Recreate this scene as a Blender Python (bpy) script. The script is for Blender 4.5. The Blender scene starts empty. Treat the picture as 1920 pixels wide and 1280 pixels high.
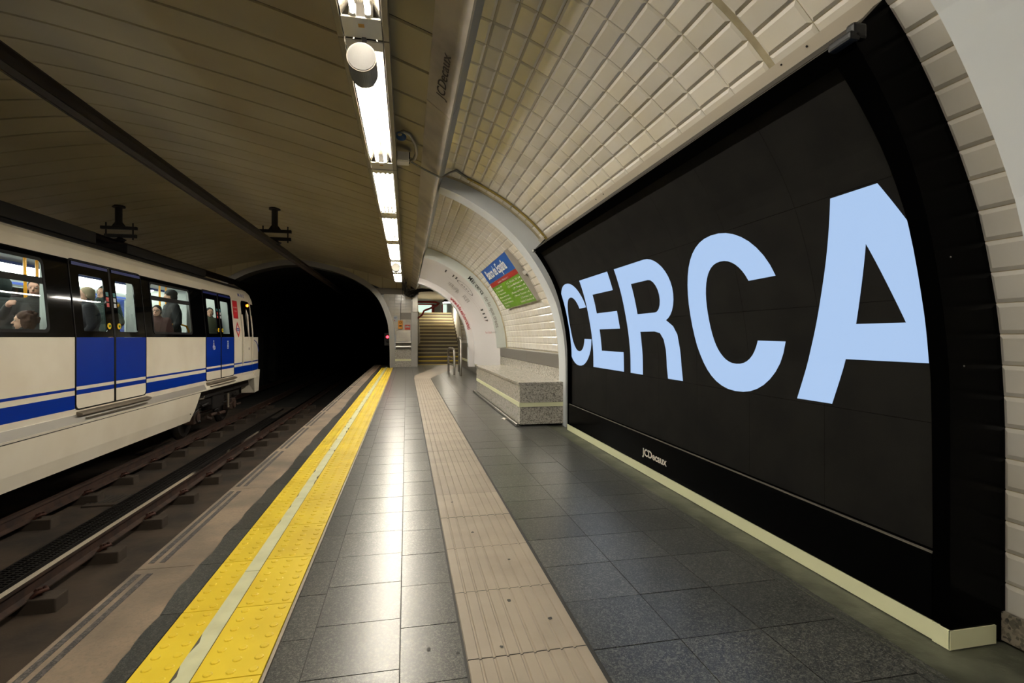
import bpy, bmesh, math, random
from mathutils import Vector, Matrix
random.seed(7)
S = bpy.context.scene
C = S.collection
R = math.radians

# ---------------------------------------------------------------- camera, world, exposure
TH = math.atan(198 / 960)
cam = bpy.data.cameras.new('camera'); cam.lens = 18.0; cam.sensor_width = 36.0; cam.sensor_fit = 'HORIZONTAL'
cam.shift_y = -8 / 1920; cam.clip_start = 0.05; cam.clip_end = 200
co = bpy.data.objects.new('camera', cam); co.location = (0, 0, 1.0); co.rotation_euler = (R(90), 0, -TH); C.objects.link(co)
S.camera = co
w = bpy.data.worlds.new('world'); S.world = w; w.use_nodes = True
w.node_tree.nodes['Background'].inputs[0].default_value = (0.9, 0.85, 0.7, 1)
w.node_tree.nodes['Background'].inputs[1].default_value = 0.004
S.view_settings.view_transform = 'Standard'; S.view_settings.look = 'None'
S.view_settings.exposure = 0.45; S.view_settings.gamma = 1.0; S.view_settings.use_curve_mapping = False
LAMP = 58.0         # strength of the fluorescent tubes
TRAIN_LAMP = 15.0
LED = 0.68

# ---------------------------------------------------------------- materials
def lin(r, g, b):
    f = lambda c: (c / 255) / 12.92 if c / 255 <= 0.04045 else ((c / 255 + 0.055) / 1.055) ** 2.4
    return (f(r), f(g), f(b), 1)
def mat(name, col, rough=0.5, metal=0.0, col2=None, nscale=3.0, namount=1.0, bump=0.0, bscale=40.0, spec=0.5,
        speck=None, speck_scale=200.0, speck_amt=0.5, randv=0.0, coat=0.0, rvar=0.0, stretch=None):
    m = bpy.data.materials.new(name); m.use_nodes = True
    N = m.node_tree.nodes; L = m.node_tree.links
    b = N['Principled BSDF']
    b.inputs['Base Color'].default_value = lin(*col); b.inputs['Roughness'].default_value = rough
    b.inputs['Metallic'].default_value = metal; b.inputs['Specular IOR Level'].default_value = spec
    b.inputs['Coat Weight'].default_value = coat
    g = N.new('ShaderNodeNewGeometry'); pos = g.outputs['Position']
    if stretch:
        vm = N.new('ShaderNodeVectorMath'); vm.operation = 'MULTIPLY'; vm.inputs[1].default_value = stretch
        L.new(pos, vm.inputs[0]); pos = vm.outputs[0]
    cur = None
    def rgb(c):
        n = N.new('ShaderNodeRGB'); n.outputs[0].default_value = lin(*c); return n.outputs[0]
    if col2:
        n = N.new('ShaderNodeTexNoise'); n.inputs['Scale'].default_value = nscale; n.inputs['Detail'].default_value = 5
        L.new(pos, n.inputs['Vector'])
        mr = N.new('ShaderNodeMapRange'); mr.inputs[1].default_value = 0.4; mr.inputs[2].default_value = 0.65
        mr.inputs[4].default_value = namount; L.new(n.outputs[0], mr.inputs[0])
        mx = N.new('ShaderNodeMix'); mx.data_type = 'RGBA'
        L.new(mr.outputs[0], mx.inputs[0]); L.new(rgb(col), mx.inputs[6]); L.new(rgb(col2), mx.inputs[7])
        cur = mx.outputs[2]
        if rvar:
            mm = N.new('ShaderNodeMapRange'); mm.inputs[3].default_value = rough - rvar; mm.inputs[4].default_value = rough + rvar
            L.new(n.outputs[0], mm.inputs[0]); L.new(mm.outputs[0], b.inputs['Roughness'])
    if speck:
        for k, (sc, am) in enumerate(((speck_scale, speck_amt), (speck_scale * 0.37, speck_amt * 0.7))):
            v = N.new('ShaderNodeTexVoronoi'); v.inputs['Scale'].default_value = sc; L.new(pos, v.inputs['Vector'])
            sp = N.new('ShaderNodeSeparateColor'); L.new(v.outputs['Color'], sp.inputs[0])
            r = N.new('ShaderNodeMapRange'); r.inputs[1].default_value = 0.62; r.inputs[2].default_value = 1.0; r.inputs[4].default_value = am
            L.new(sp.outputs[k], r.inputs[0])
            mx = N.new('ShaderNodeMix'); mx.data_type = 'RGBA'
            L.new(r.outputs[0], mx.inputs[0]); L.new(cur if cur else rgb(col), mx.inputs[6]); L.new(rgb(speck), mx.inputs[7])
            cur = mx.outputs[2]
    if randv:
        oi = N.new('ShaderNodeObjectInfo'); mr = N.new('ShaderNodeMapRange')
        mr.inputs[3].default_value = 1 - randv; mr.inputs[4].default_value = 1 + randv; L.new(oi.outputs['Random'], mr.inputs[0])
        vm = N.new('ShaderNodeVectorMath'); vm.operation = 'SCALE'; L.new(cur if cur else rgb(col), vm.inputs[0]); L.new(mr.outputs[0], vm.inputs[3])
        cur = vm.outputs[0]
    if cur: L.new(cur, b.inputs['Base Color'])
    if bump:
        n = N.new('ShaderNodeTexNoise'); n.inputs['Scale'].default_value = bscale; n.inputs['Detail'].default_value = 4
        L.new(g.outputs['Position'], n.inputs['Vector'])
        bp = N.new('ShaderNodeBump'); bp.inputs['Strength'].default_value = bump; bp.inputs['Distance'].default_value = 0.01
        L.new(n.outputs[0], bp.inputs['Height']); L.new(bp.outputs[0], b.inputs['Normal'])
    return m
def emit(name, col, s, base=(20, 20, 20)):
    m = mat(name, base, 0.4)
    b = m.node_tree.nodes['Principled BSDF']
    b.inputs['Emission Color'].default_value = lin(*col); b.inputs['Emission Strength'].default_value = s
    return m
def glass(name, tint=(225, 235, 230), rough=0.0):
    m = bpy.data.materials.new(name); m.use_nodes = True
    N = m.node_tree.nodes; L = m.node_tree.links; N.clear()
    o = N.new('ShaderNodeOutputMaterial'); t = N.new('ShaderNodeBsdfTransparent'); t.inputs[0].default_value = lin(*tint)
    gl = N.new('ShaderNodeBsdfGlossy'); gl.inputs['Roughness'].default_value = rough
    f = N.new('ShaderNodeFresnel'); f.inputs[0].default_value = 1.5; mx = N.new('ShaderNodeMixShader')
    L.new(f.outputs[0], mx.inputs[0]); L.new(t.outputs[0], mx.inputs[1]); L.new(gl.outputs[0], mx.inputs[2]); L.new(mx.outputs[0], o.inputs[0])
    return m

M = {}
M['ceil'] = mat('ceiling panel cream', (182, 172, 140), 0.5, col2=(168, 157, 124), nscale=0.9, bump=0.05, bscale=25)
M['ceilback'] = mat('ceiling joint dark', (30, 26, 17), 0.8)
M['tile'] = mat('glazed white tile', (218, 213, 203), 0.16, col2=(212, 205, 190), nscale=2.5, randv=0.06, bump=0.03, bscale=30)
M['grout'] = mat('cream grout', (176, 164, 134), 0.8, col2=(150, 138, 110), nscale=8)
M['rib'] = mat('white painted rib', (204, 208, 210), 0.45, col2=(190, 194, 196), nscale=1.2, bump=0.03)
M['filler'] = mat('beige filler plate', (186, 176, 158), 0.5)
M['soffit'] = mat('grey painted soffit', (205, 196, 178), 0.42, 0.1, col2=(160, 152, 138), nscale=2.2)
M['soffit_lip'] = mat('pale grey soffit lip', (150, 150, 148), 0.4)
M['terrazzo'] = mat('dark terrazzo', (42, 44, 44), 0.29, speck=(142, 140, 130), speck_scale=400, speck_amt=0.46, randv=0.22, col2=(40, 42, 42), nscale=5, spec=0.75, bump=0.012, bscale=120)
M['joint'] = mat('dark floor joint', (36, 35, 32), 0.6)
M['coping'] = mat('worn concrete coping', (132, 114, 94), 0.6, col2=(94, 82, 68), nscale=2.6, bump=0.15, bscale=60, speck=(92, 80, 70), speck_scale=150, speck_amt=0.35)
M['abrasive'] = mat('dark grit strip', (52, 48, 47), 0.85, speck=(110, 104, 98), speck_scale=220, speck_amt=0.5)
M['yellow'] = mat('yellow tactile rubber', (228, 200, 50), 0.38, col2=(214, 184, 42), nscale=3, randv=0.05)
M['lumin'] = mat('photoluminescent strip', (206, 206, 168), 0.45, col2=(190, 190, 152), nscale=9)
M['lumintrim'] = mat('photoluminescent trim', (226, 226, 186), 0.4)
M['wornglue'] = mat('dark worn glue', (70, 66, 54), 0.7)
M['guide'] = mat('beige grooved tile', (150, 139, 124), 0.5, col2=(138, 127, 113), nscale=4, randv=0.05)
M['resin'] = mat('grey green resin', (84, 86, 72), 0.45, col2=(52, 54, 44), nscale=6, bump=0.2, bscale=30)
M['black'] = mat('gloss black panel', (3, 3, 3), 0.2, spec=0.03)
M['blackmatte'] = mat('matt black frame', (3, 3, 3), 0.5, spec=0.0)
M['blacksatin'] = mat('satin black', (9, 9, 9), 0.42, spec=0.3)
M['led'] = mat('unlit led surface', (31, 30, 28), 0.6, col2=(26, 25, 24), nscale=6, spec=0.03)
M['letter'] = emit('lit led letters', (172, 202, 242), LED, (40, 44, 50))
M['white'] = mat('white print', (225, 222, 215), 0.5)
M['cream_text'] = mat('cream logo print', (205, 196, 184), 0.5)
M['steel'] = mat('brushed stainless steel', (170, 165, 156), 0.28, 1.0, col2=(150, 146, 138), nscale=4)
M['steeldark'] = mat('dull steel band', (150, 147, 141), 0.38, 0.6)
M['greymetal'] = mat('grey painted metal', (112, 106, 96), 0.45, 0.3)
M['granite'] = mat('speckled granite', (182, 176, 164), 0.25, speck=(66, 64, 60), speck_scale=170, speck_amt=0.9, col2=(196, 190, 178), nscale=30)
M['granitedark'] = mat('granite skirting', (150, 140, 124), 0.35, speck=(50, 50, 44), speck_scale=110, speck_amt=0.95)
M['housing'] = mat('grey lamp trunking', (126, 118, 100), 0.45, 0.3)
M['housing_white'] = mat('white lamp cover plate', (205, 200, 186), 0.4)
M['reflector'] = mat('semi specular lamp reflector', (205, 198, 180), 0.22, 0.92)
M['tube'] = emit('lit fluorescent tube', (255, 248, 234), LAMP, (240, 240, 240))
M['dark'] = mat('dark metal', (26, 22, 19), 0.6, 0.3)
M['catenary'] = mat('dark grimy overhead rail', (34, 24, 20), 0.55, 0.2)
M['railhead'] = mat('polished rail head', (225, 220, 212), 0.12, 1.0)
M['railrust'] = mat('rusty rail web', (66, 46, 36), 0.7, 0.2, col2=(44, 32, 26), nscale=8)
M['bed'] = mat('dirty concrete track bed', (66, 54, 42), 0.85, col2=(40, 33, 26), nscale=2.2, bump=0.3, bscale=14)
M['block'] = mat('concrete rail support', (60, 50, 40), 0.85, bump=0.2)
M['clip'] = mat('rusty spring clip', (74, 44, 34), 0.55, 0.4)
M['tunnel'] = mat('dark tunnel lining', (34, 33, 28), 0.9, col2=(22, 22, 20), nscale=1.5)  # very dark tone with darker mottling over the whole lining
M['train_white'] = mat('train cream white paint', (228, 219, 200), 0.32, col2=(214, 202, 180), nscale=1.3, namount=0.7)
M['train_blue'] = mat('train blue paint', (0, 44, 142), 0.3, spec=0.25)
M['train_darkblue'] = mat('train dark blue strip', (10, 30, 110), 0.4)
M['train_black'] = mat('train black band', (5, 5, 6), 0.05, spec=0.22)
M['rubber'] = mat('black rubber seal', (12, 10, 9), 0.6, spec=0.2)
M['ledge_shade'] = mat('train ledge shade', (140, 134, 124), 0.45)  # shade of the outward-sloping body edge, painted as grey
M['sill'] = mat('aluminium door sill', (128, 118, 104), 0.45, 0.6)
M['roof'] = mat('dark grimy roof', (24, 20, 17), 0.8)
M['glass'] = glass('train window glass', (190, 205, 200))
M['inner'] = mat('pale interior lining', (196, 200, 196), 0.45)
M['innergrey'] = mat('grey interior floor', (70, 72, 76), 0.6)
M['trainlight'] = emit('train ceiling light', (255, 250, 240), TRAIN_LAMP, (240, 240, 240))
M['pole'] = mat('yellow grab pole', (232, 158, 20), 0.35)
M['seat'] = mat('blue seat', (28, 44, 92), 0.6)
M['red'] = mat('red print', (196, 22, 34), 0.45)
M['metroblue'] = mat('blue print', (28, 62, 150), 0.45)
M['signblue'] = mat('sign blue', (0, 78, 160), 0.4)
M['signred'] = mat('sign dark red', (158, 24, 24), 0.4)
M['signgreen'] = mat('sign green', (96, 146, 10), 0.4)
M['signgrey'] = mat('sign grey edge', (160, 154, 144), 0.45)
M['vinyl'] = mat('white advertising vinyl', (214, 210, 208), 0.35)
M['vinyledge'] = mat('pale green grey vinyl', (202, 208, 204), 0.4)
M['ink'] = mat('black ink', (26, 26, 26), 0.6)
M['inkgrey'] = mat('grey ink', (132, 128, 124), 0.6)
M['inkpink'] = mat('pale pink ink line', (170, 140, 136), 0.6)
M['inkred'] = mat('red ink', (170, 34, 40), 0.6)
M['greybox'] = mat('grey plastic box', (208, 205, 198), 0.4)
M['speakerface'] = mat('pale grey perforated metal', (66, 64, 61), 0.5, bump=0.1, bscale=400)
M['spkbody'] = mat('blue grey loudspeaker metal', (120, 124, 128), 0.45, 0.2)
M['bluecable'] = mat('blue cable', (52, 92, 140), 0.5)
M['flex'] = mat('flexible metal conduit', (140, 134, 122), 0.35, 0.7)
M['brass'] = mat('yellowish painted conduit', (150, 132, 72), 0.35, 0.35)
M['conduit'] = mat('grey conduit', (120, 116, 104), 0.4, 0.4)
M['cable'] = mat('black cable', (14, 14, 15), 0.5)
M['orange'] = mat('orange yellow box', (240, 158, 20), 0.45)
M['signorange'] = mat('red orange sign', (214, 66, 34), 0.45)
M['redpipe'] = mat('red pipe', (150, 30, 20), 0.4)
M['step'] = mat('dark stone step', (104, 92, 74), 0.5, speck=(120, 108, 84), speck_scale=120, speck_amt=0.4)
M['nosing'] = mat('cream step nosing', (188, 176, 132), 0.5)
M['stairyellow'] = mat('yellow stair band', (212, 184, 54), 0.45)
M['whitewall'] = mat('white plaster', (214, 210, 200), 0.6)
M['paper'] = mat('crumpled paper', (214, 208, 198), 0.8)
M['redlight'] = emit('red signal lens', (255, 30, 40), 14)
M['orangelight'] = emit('orange marker lens', (255, 110, 20), 14)
M['backlit'] = emit('backlit white panel', (215, 240, 225), .75, (220, 220, 220))
M['litred'] = mat('red frame', (190, 30, 26), 0.5)
M['yellowbtn'] = mat('yellow push button', (236, 190, 10), 0.4)
M['greenbtn'] = mat('green push button', (40, 120, 50), 0.4)
M['sticker'] = mat('pale sticker', (196, 200, 204), 0.5)
M['stickerred'] = mat('red sticker', (190, 60, 56), 0.5)
M['stickerteal'] = mat('teal sticker', (50, 120, 124), 0.5)
M['amber'] = mat('amber adhesive square', (190, 140, 60), 0.6)

# ---------------------------------------------------------------- mesh helpers
class MB:
    def __init__(s): s.v = []; s.f = []; s.sm = []
    def add(s, vs, fs, smooth=False):
        o = len(s.v); s.v += [tuple(v) for v in vs]; s.f += [tuple(i + o for i in f) for f in fs]; s.sm += [smooth] * len(fs); return s
    def box(s, x0, x1, y0, y1, z0, z1, b=0.0):
        if b <= 0:
            vs = [(x, y, z) for z in (z0, z1) for y in (y0, y1) for x in (x0, x1)]
            return s.add(vs, [(0, 2, 3, 1), (4, 5, 7, 6), (0, 1, 5, 4), (2, 6, 7, 3), (0, 4, 6, 2), (1, 3, 7, 5)])
        bm = bmesh.new(); bmesh.ops.create_cube(bm, size=1)
        for v in bm.verts: v.co = Vector(((x0 + x1) / 2 + v.co.x * (x1 - x0), (y0 + y1) / 2 + v.co.y * (y1 - y0), (z0 + z1) / 2 + v.co.z * (z1 - z0)))
        bmesh.ops.bevel(bm, geom=bm.edges[:] + bm.verts[:], offset=b, segments=2, affect='EDGES', profile=0.6)
        return s.bm(bm)
    def bm(s, bm, smooth=False):
        bm.verts.index_update()
        s.add([v.co[:] for v in bm.verts], [[v.index for v in f.verts] for f in bm.faces], smooth); bm.free(); return s
    def tube(s, pts, r, n=10, caps=True, r2=None):
        pts = [Vector(p) for p in pts]; rs = r if isinstance(r, (list, tuple)) else [r] * len(pts)
        t = (pts[1] - pts[0]).normalized()
        up = Vector((0, 0, 1)) if abs(t.z) < 0.9 else Vector((1, 0, 0))
        nrm = (up - t * up.dot(t)).normalized(); vs = []
        for i, p in enumerate(pts):
            a = pts[min(i + 1, len(pts) - 1)] - pts[max(i - 1, 0)]
            t = a.normalized(); nrm = (nrm - t * nrm.dot(t)).normalized(); bi = t.cross(nrm)
            for k in range(n):
                an = 2 * math.pi * k / n; vs.append(p + (nrm * math.cos(an) + bi * math.sin(an)) * rs[i])
        fs = [(i * n + k, i * n + (k + 1) % n, (i + 1) * n + (k + 1) % n, (i + 1) * n + k) for i in range(len(pts) - 1) for k in range(n)]
        s.add(vs, fs, True)
        if caps:
            s.add(vs[:n], [tuple(range(n))[::-1]]); s.add(vs[-n:], [tuple(range(n))])
        return s
    def extr(s, prof, y0, y1, closed=True, ny=1, smooth=False):
        n = len(prof); vs = []
        for j in range(ny + 1):
            y = y0 + (y1 - y0) * j / ny; vs += [(p[0], y, p[1]) for p in prof]
        m = n if closed else n - 1
        s.add(vs, [(j * n + i, j * n + (i + 1) % n, (j + 1) * n + (i + 1) % n, (j + 1) * n + i) for j in range(ny) for i in range(m)], smooth)
        if closed: s.add(vs[:n], [tuple(range(n))[::-1]]); s.add(vs[-n:], [tuple(range(n))])
        return s
    def ell(s, c, r, seg=14, ring=9):
        bm = bmesh.new(); bmesh.ops.create_uvsphere(bm, u_segments=seg, v_segments=ring, radius=1)
        for v in bm.verts: v.co = Vector((c[0] + v.co.x * r[0], c[1] + v.co.y * r[1], c[2] + v.co.z * r[2]))
        return s.bm(bm, True)
def wloc(p):
    v = Vector((0, 0, 0))
    while p: v += p.location; p = p.parent
    return v
def obj(name, mb, m, parent=None, label=None, cat=None, group=None, kind=None, smooth=None):
    me = bpy.data.meshes.new(name)
    o0 = wloc(parent)
    me.from_pydata([(v[0] - o0.x, v[1] - o0.y, v[2] - o0.z) for v in mb.v], [], mb.f)
    me.materials.append(M[m] if isinstance(m, str) else m)
    for p, sm in zip(me.polygons, mb.sm): p.use_smooth = sm if smooth is None else smooth
    me.validate(); me.update()
    o = bpy.data.objects.new(name, me); C.objects.link(o); o.parent = parent
    return tag(o, label, cat, group, kind)
def tag(o, label=None, cat=None, group=None, kind=None):
    if label: o['label'] = label
    if cat: o['category'] = cat
    if group: o['group'] = group
    if kind: o['kind'] = kind
    return o
def thing(name, loc, label, cat, group=None, kind=None):
    o = bpy.data.objects.new(name, None); o.empty_display_size = 0.1; o.location = loc; C.objects.link(o)
    return tag(o, label, cat, group, kind)
def fixnorm(bm): bmesh.ops.recalc_face_normals(bm, faces=bm.faces)
def sheet(outlines, fmap, depth=0.0, us=(), ws=()):
    """flat outline(s) with holes in (u,w), cut at given levels, given thickness, mapped by fmap(u,w,n)"""
    bm = bmesh.new()
    for ol in outlines:
        vs = [bm.verts.new((p[0], p[1], 0)) for p in ol]
        for a, b in zip(vs, vs[1:] + vs[:1]): bm.edges.new((a, b))
    bmesh.ops.triangle_fill(bm, use_beauty=True, use_dissolve=False, edges=bm.edges[:])
    return _cut(bm, fmap, depth, us, ws)
def _cut(bm, fmap, depth, us, ws):
    for k, lv in ((0, us), (1, ws)):
        for l in lv:
            cob = [0, 0, 0]; cob[k] = l; no = [0, 0, 0]; no[k] = 1
            bmesh.ops.bisect_plane(bm, geom=bm.verts[:] + bm.edges[:] + bm.faces[:], plane_co=cob, plane_no=no, dist=1e-6)
    for f in bm.faces:
        f.normal_update()
        if f.normal.z < 0: f.normal_flip()
    if depth:
        r = bmesh.ops.extrude_face_region(bm, geom=bm.faces[:])
        for g in r['geom']:
            if isinstance(g, bmesh.types.BMVert): g.co.z += depth
    for v in bm.verts: v.co = Vector(fmap(v.co.x, v.co.y, v.co.z))
    fixnorm(bm) if depth else None
    return MB().bm(bm)
def levels(a, b, st):
    n = max(1, int((b - a) / st)); return [a + (b - a) * i / n for i in range(1, n)]
def rrect(u0, u1, w0, w1, r=0.0, n=4, rs=None):
    rs = rs or (r, r, r, r); out = []
    for (cx, cy, a0, rr) in ((u0 + rs[0], w0 + rs[0], 180, rs[0]), (u1 - rs[1], w0 + rs[1], 270, rs[1]), (u1 - rs[2], w1 - rs[2], 0, rs[2]), (u0 + rs[3], w1 - rs[3], 90, rs[3])):
        if rr <= 0: out.append((cx, cy)); continue
        for k in range(n + 1):
            a = R(a0 + 90 * k / n); out.append((cx + rr * math.cos(a), cy + rr * math.sin(a)))
    return out
def text_bm(txt, bold=0.0, sx=1.0):
    """outline letters of height about 0.7 per unit size as a flat bmesh starting at u=0; returns bmesh,width"""
    cu = bpy.data.curves.new('txt', 'FONT'); cu.body = txt; cu.size = 1.0; cu.offset = bold; cu.resolution_u = 3
    o = bpy.data.objects.new('txt', cu); C.objects.link(o)
    bpy.context.view_layer.update()
    dg = bpy.context.evaluated_depsgraph_get(); me = bpy.data.meshes.new_from_object(o.evaluated_get(dg))
    bm = bmesh.new(); bm.from_mesh(me)
    bpy.data.objects.remove(o); bpy.data.curves.remove(cu); bpy.data.meshes.remove(me)
    for v in bm.verts: v.co.x *= sx
    wd = max([v.co.x for v in bm.verts] + [0.01])
    return bm, wd
def text(txt, width, height, fmap, bold=0.0, cut=None):
    """text fitted to a width and cap height, mapped by fmap(u,w,n)"""
    bm, wd = text_bm(txt, bold)
    cap = 0.72
    for v in bm.verts: v.co.x *= width / wd; v.co.y *= height / cap
    return _cut(bm, fmap, 0, levels(0, width, cut) if cut else (), levels(-.3 * height, height, cut) if cut else ())

class Prof:
    def __init__(s, pts, sub=6):
        p = [Vector(q) for q in pts]; out = []
        for i in range(len(p) - 1):
            a, b, c, d = p[max(i - 1, 0)], p[i], p[i + 1], p[min(i + 2, len(p) - 1)]
            for k in range(sub):
                t = k / sub
                out.append(0.5 * (2 * b + (c - a) * t + (2 * a - 5 * b + 4 * c - d) * t * t + (3 * b - a - 3 * c + d) * t ** 3))
        out.append(p[-1]); s.p = out; s.s = [0.0]
        for a, b in zip(out, out[1:]): s.s.append(s.s[-1] + (b - a).length)
        s.len = s.s[-1]
    def at(s, q):
        q0 = min(max(q, 0), s.len); i = 0
        lo, hi = 0, len(s.s) - 1
        while hi - lo > 1:
            mid = (lo + hi) // 2
            if s.s[mid] <= q0: lo = mid
            else: hi = mid
        a, b = s.p[lo], s.p[lo + 1]; L = s.s[lo + 1] - s.s[lo]
        t = (q - s.s[lo]) / L; p = a + (b - a) * t; d = (b - a).normalized()
        return p, d, Vector((-d.y, d.x))       # point, tangent, inward normal (towards the platform)
    def off(s, q, n):
        p, d, nn = s.at(q); return p + nn * n
    def s_of_z(s, z):
        for i, (a, b) in enumerate(zip(s.p, s.p[1:])):
            if a.y <= z <= b.y: return s.s[i] + (z - a.y) / (b.y - a.y + 1e-9) * (s.s[i + 1] - s.s[i])
        return s.len
WALL = Prof([(1.944, -.02), (1.944, .35), (1.943, .70), (1.93, .915), (1.915, 1.056), (1.886, 1.2), (1.835, 1.40), (1.787, 1.523), (1.733, 1.64),
             (1.655, 1.784), (1.56, 1.935), (1.465, 2.055), (1.34, 2.19), (1.2, 2.31), (1.05, 2.42), (.88, 2.52), (.70, 2.61), (.55, 2.67), (.38, 2.72)], 3)
def wallmap(o=0.0): return lambda u, w_, n: (WALL.off(w_, o + n).x, u, WALL.off(w_, o + n).y)

# ---------------------------------------------------------------- ceiling and walls
def mirror(p): return [(-7.2 - x, z) for x, z in reversed(p)]
half = [(.30, 2.64), (.14, 2.71), (-.45, 2.91), (-1.1, 3.09), (-1.75, 3.24), (-2.64, 3.43), (-3.2, 3.52), (-3.6, 3.545)]
CEIL = Prof(half + mirror(half)[1:], 4)
YA, YB = -5.0, 17.55
ceiling = obj('ceiling', MB().extr([(CEIL.off(s, -.03).x, CEIL.off(s, -.03).y) for s in [CEIL.len * i / 50 for i in range(51)]], YA, YB + .1, closed=False, ny=10), 'ceilback', kind='structure')
pw = 0.43
pm = MB()
n = 44
prof = [(CEIL.at(CEIL.len * i / n)[0].x, CEIL.at(CEIL.len * i / n)[0].y) for i in range(n + 1)]
g = .0105
bev = [(CEIL.off(CEIL.len * i / n, -.012).x, CEIL.off(CEIL.len * i / n, -.012).y) for i in range(n + 1)]
pm.extr(prof, g + .006, pw - g - .006, closed=False, smooth=True)
for (ya, yb) in ((g, g + .006), (pw - g - .006, pw - g)):
    A = bev if ya == g else prof; B = prof if ya == g else bev
    pm.add([(p[0], ya, p[1]) for p in A] + [(p[0], yb, p[1]) for p in B], [(i, i + 1, n + 1 + i + 1, n + 1 + i) for i in range(n)], True)
p0 = None
nb = int((YB - YA) / pw)
for i in range(nb):
    y = YB - pw * (nb - i) - .0
    if p0 is None: p0 = obj('ceiling_panel', pm, 'ceil', ceiling); o = p0
    else: o = p0.copy(); C.objects.link(o)
    o.location = (0, y, 0)

# right wall backing
wall = obj('wall_right', MB().extr([(WALL.off(s, 0).x, WALL.off(s, 0).y) for s in [WALL.len * i / 48 for i in range(49)]], YA, 13.8, closed=False, ny=8), 'grout', kind='structure')
WALL2 = Prof([(1.944, -.02), (1.944, .55), (1.94, .95), (1.92, 1.25), (1.87, 1.6), (1.78, 1.92), (1.62, 2.22), (1.36, 2.47), (1.05, 2.64), (.72, 2.72), (.38, 2.75)], 3)
# bevelled tiles: one shared mesh, arc direction = local x, along the wall = local y, out of the wall = local z
TW, THH = .2245, .103
def tile_mesh(w_, h_, th=.009, b=.013, g=.0016):
    mb = MB(); x0, x1, y0, y1 = g, h_ - g, g, w_ - g
    lv = [(0, -.003), (0, .001), (b, th * .8)]
    rings = [[(x0 + i, y0 + i, z), (x1 - i, y0 + i, z), (x1 - i, y1 - i, z), (x0 + i, y1 - i, z)] for i, z in lv]
    vs = [p for r in rings for p in r]; fs = []
    for k in range(2):
        for j in range(4): fs.append((k * 4 + j, k * 4 + (j + 1) % 4, k * 4 + 4 + (j + 1) % 4, k * 4 + 4 + j))
    fs.append((8, 9, 10, 11)); mb.add(vs, fs); return mb
s_ref = WALL.s_of_z(1.784); S0 = s_ref % THH
tile0 = None
def tile_matrix(s0, y):
    a = WALL.off(s0, 0); b = WALL.off(s0 + THH, 0); d = (b - a).normalized()
    ax = Vector((d.x, 0, d.y)); az = Vector((-d.y, 0, d.x)); ay = az.cross(ax)
    m = Matrix.Identity(4)
    for r in range(3): m[r][0] = ax[r]; m[r][1] = ay[r]; m[r][2] = az[r]
    y_ = y if ay.y > 0 else y + TW
    m.translation = Vector((a.x, y_, a.y)); return m
def place_tile(s0, y):
    global tile0
    if tile0 is None: o = obj('tile', tile_mesh(TW, THH), 'tile', wall); tile0 = o
    else: o = tile0.copy(); C.objects.link(o)
    o.matrix_local = tile_matrix(s0, y)
rows = int((WALL.len - S0) / THH) + 1
s_boxtop = WALL.s_of_z(2.06)
cnt = 0
YJ = 1.785                                    # wide grout joint near the camera
for r in range(-1, rows):
    s0 = S0 + r * THH
    if s0 < .04: continue
    if s0 + THH < s_boxtop:
        place_tile(s0, 1.11); cnt += 1
    else:
        ys = [YJ - TW * k for k in (1, 2, 3)] + [YJ + .032 + TW * k for k in range(17)]
        for y in ys:
            if y > 1.0 and y + TW < 5.52: place_tile(s0, y); cnt += 1
# distant tiles joined (too small to pick apart)
fm = MB(); tm = tile_mesh(TW, THH)
def field(y0, y1, smin, wallmb):
    nc = int((y1 - y0) / TW)
    for r in range(0, rows):
        s0 = S0 + r * THH
        if s0 < smin: continue
        for k in range(nc):
            m = tile_matrix(s0, y0 + k * TW); wallmb.add([m @ Vector(v) for v in tm.v], tm.f)
field(5.76, 9.96, .77, fm); field(-3.3, .84, .12, fm)
_w1 = WALL; WALL = WALL2; rows_ = rows; rows = int((WALL2.len - S0) / THH); field(13.8, 18.2, .77, fm)
obj('wall_vault', MB().extr([(WALL.off(s, 0).x, WALL.off(s, 0).y) for s in [WALL.len * i / 48 for i in range(49)]], 13.8, 18.3, closed=False, ny=4), 'grout', wall)
WALL = _w1; rows = rows_
obj('tile_field', fm, 'tile', wall, kind='stuff')
obj('skirting_slab', MB().box(1.925, 1.96, 1.08, 1.345, 0.0, .095, .003), 'granitedark', wall)
obj('filler_plate', sheet([rrect(1.33, 5.5, WALL.s_of_z(2.0), s_boxtop + .035 , 0)], wallmap(.012), 0, (), levels(WALL.s_of_z(2.0), s_boxtop + .035, .04)), 'filler', wall)
fs_ = MB()
for y in (1.62, 1.75, 3.6, 3.75): fs_.ell((WALL.off(s_boxtop + .02, .014).x, y, WALL.off(s_boxtop + .02, .014).y), (.004, .004, .004), 8, 6)
obj('filler_screw', fs_, 'dark', wall)
# stainless band and granite skirting of the far stretch, behind the stairs approach
obj('skirting_band', MB().box(1.86, 1.95, 13.76, 18.2, .63, .80).box(1.88, 1.95, 13.76, 18.2, .0, .63), 'steeldark', wall)
obj('skirting_line', MB().box(1.85, 1.90, 13.76, 18.2, .24, .30), 'lumintrim', wall)

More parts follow.
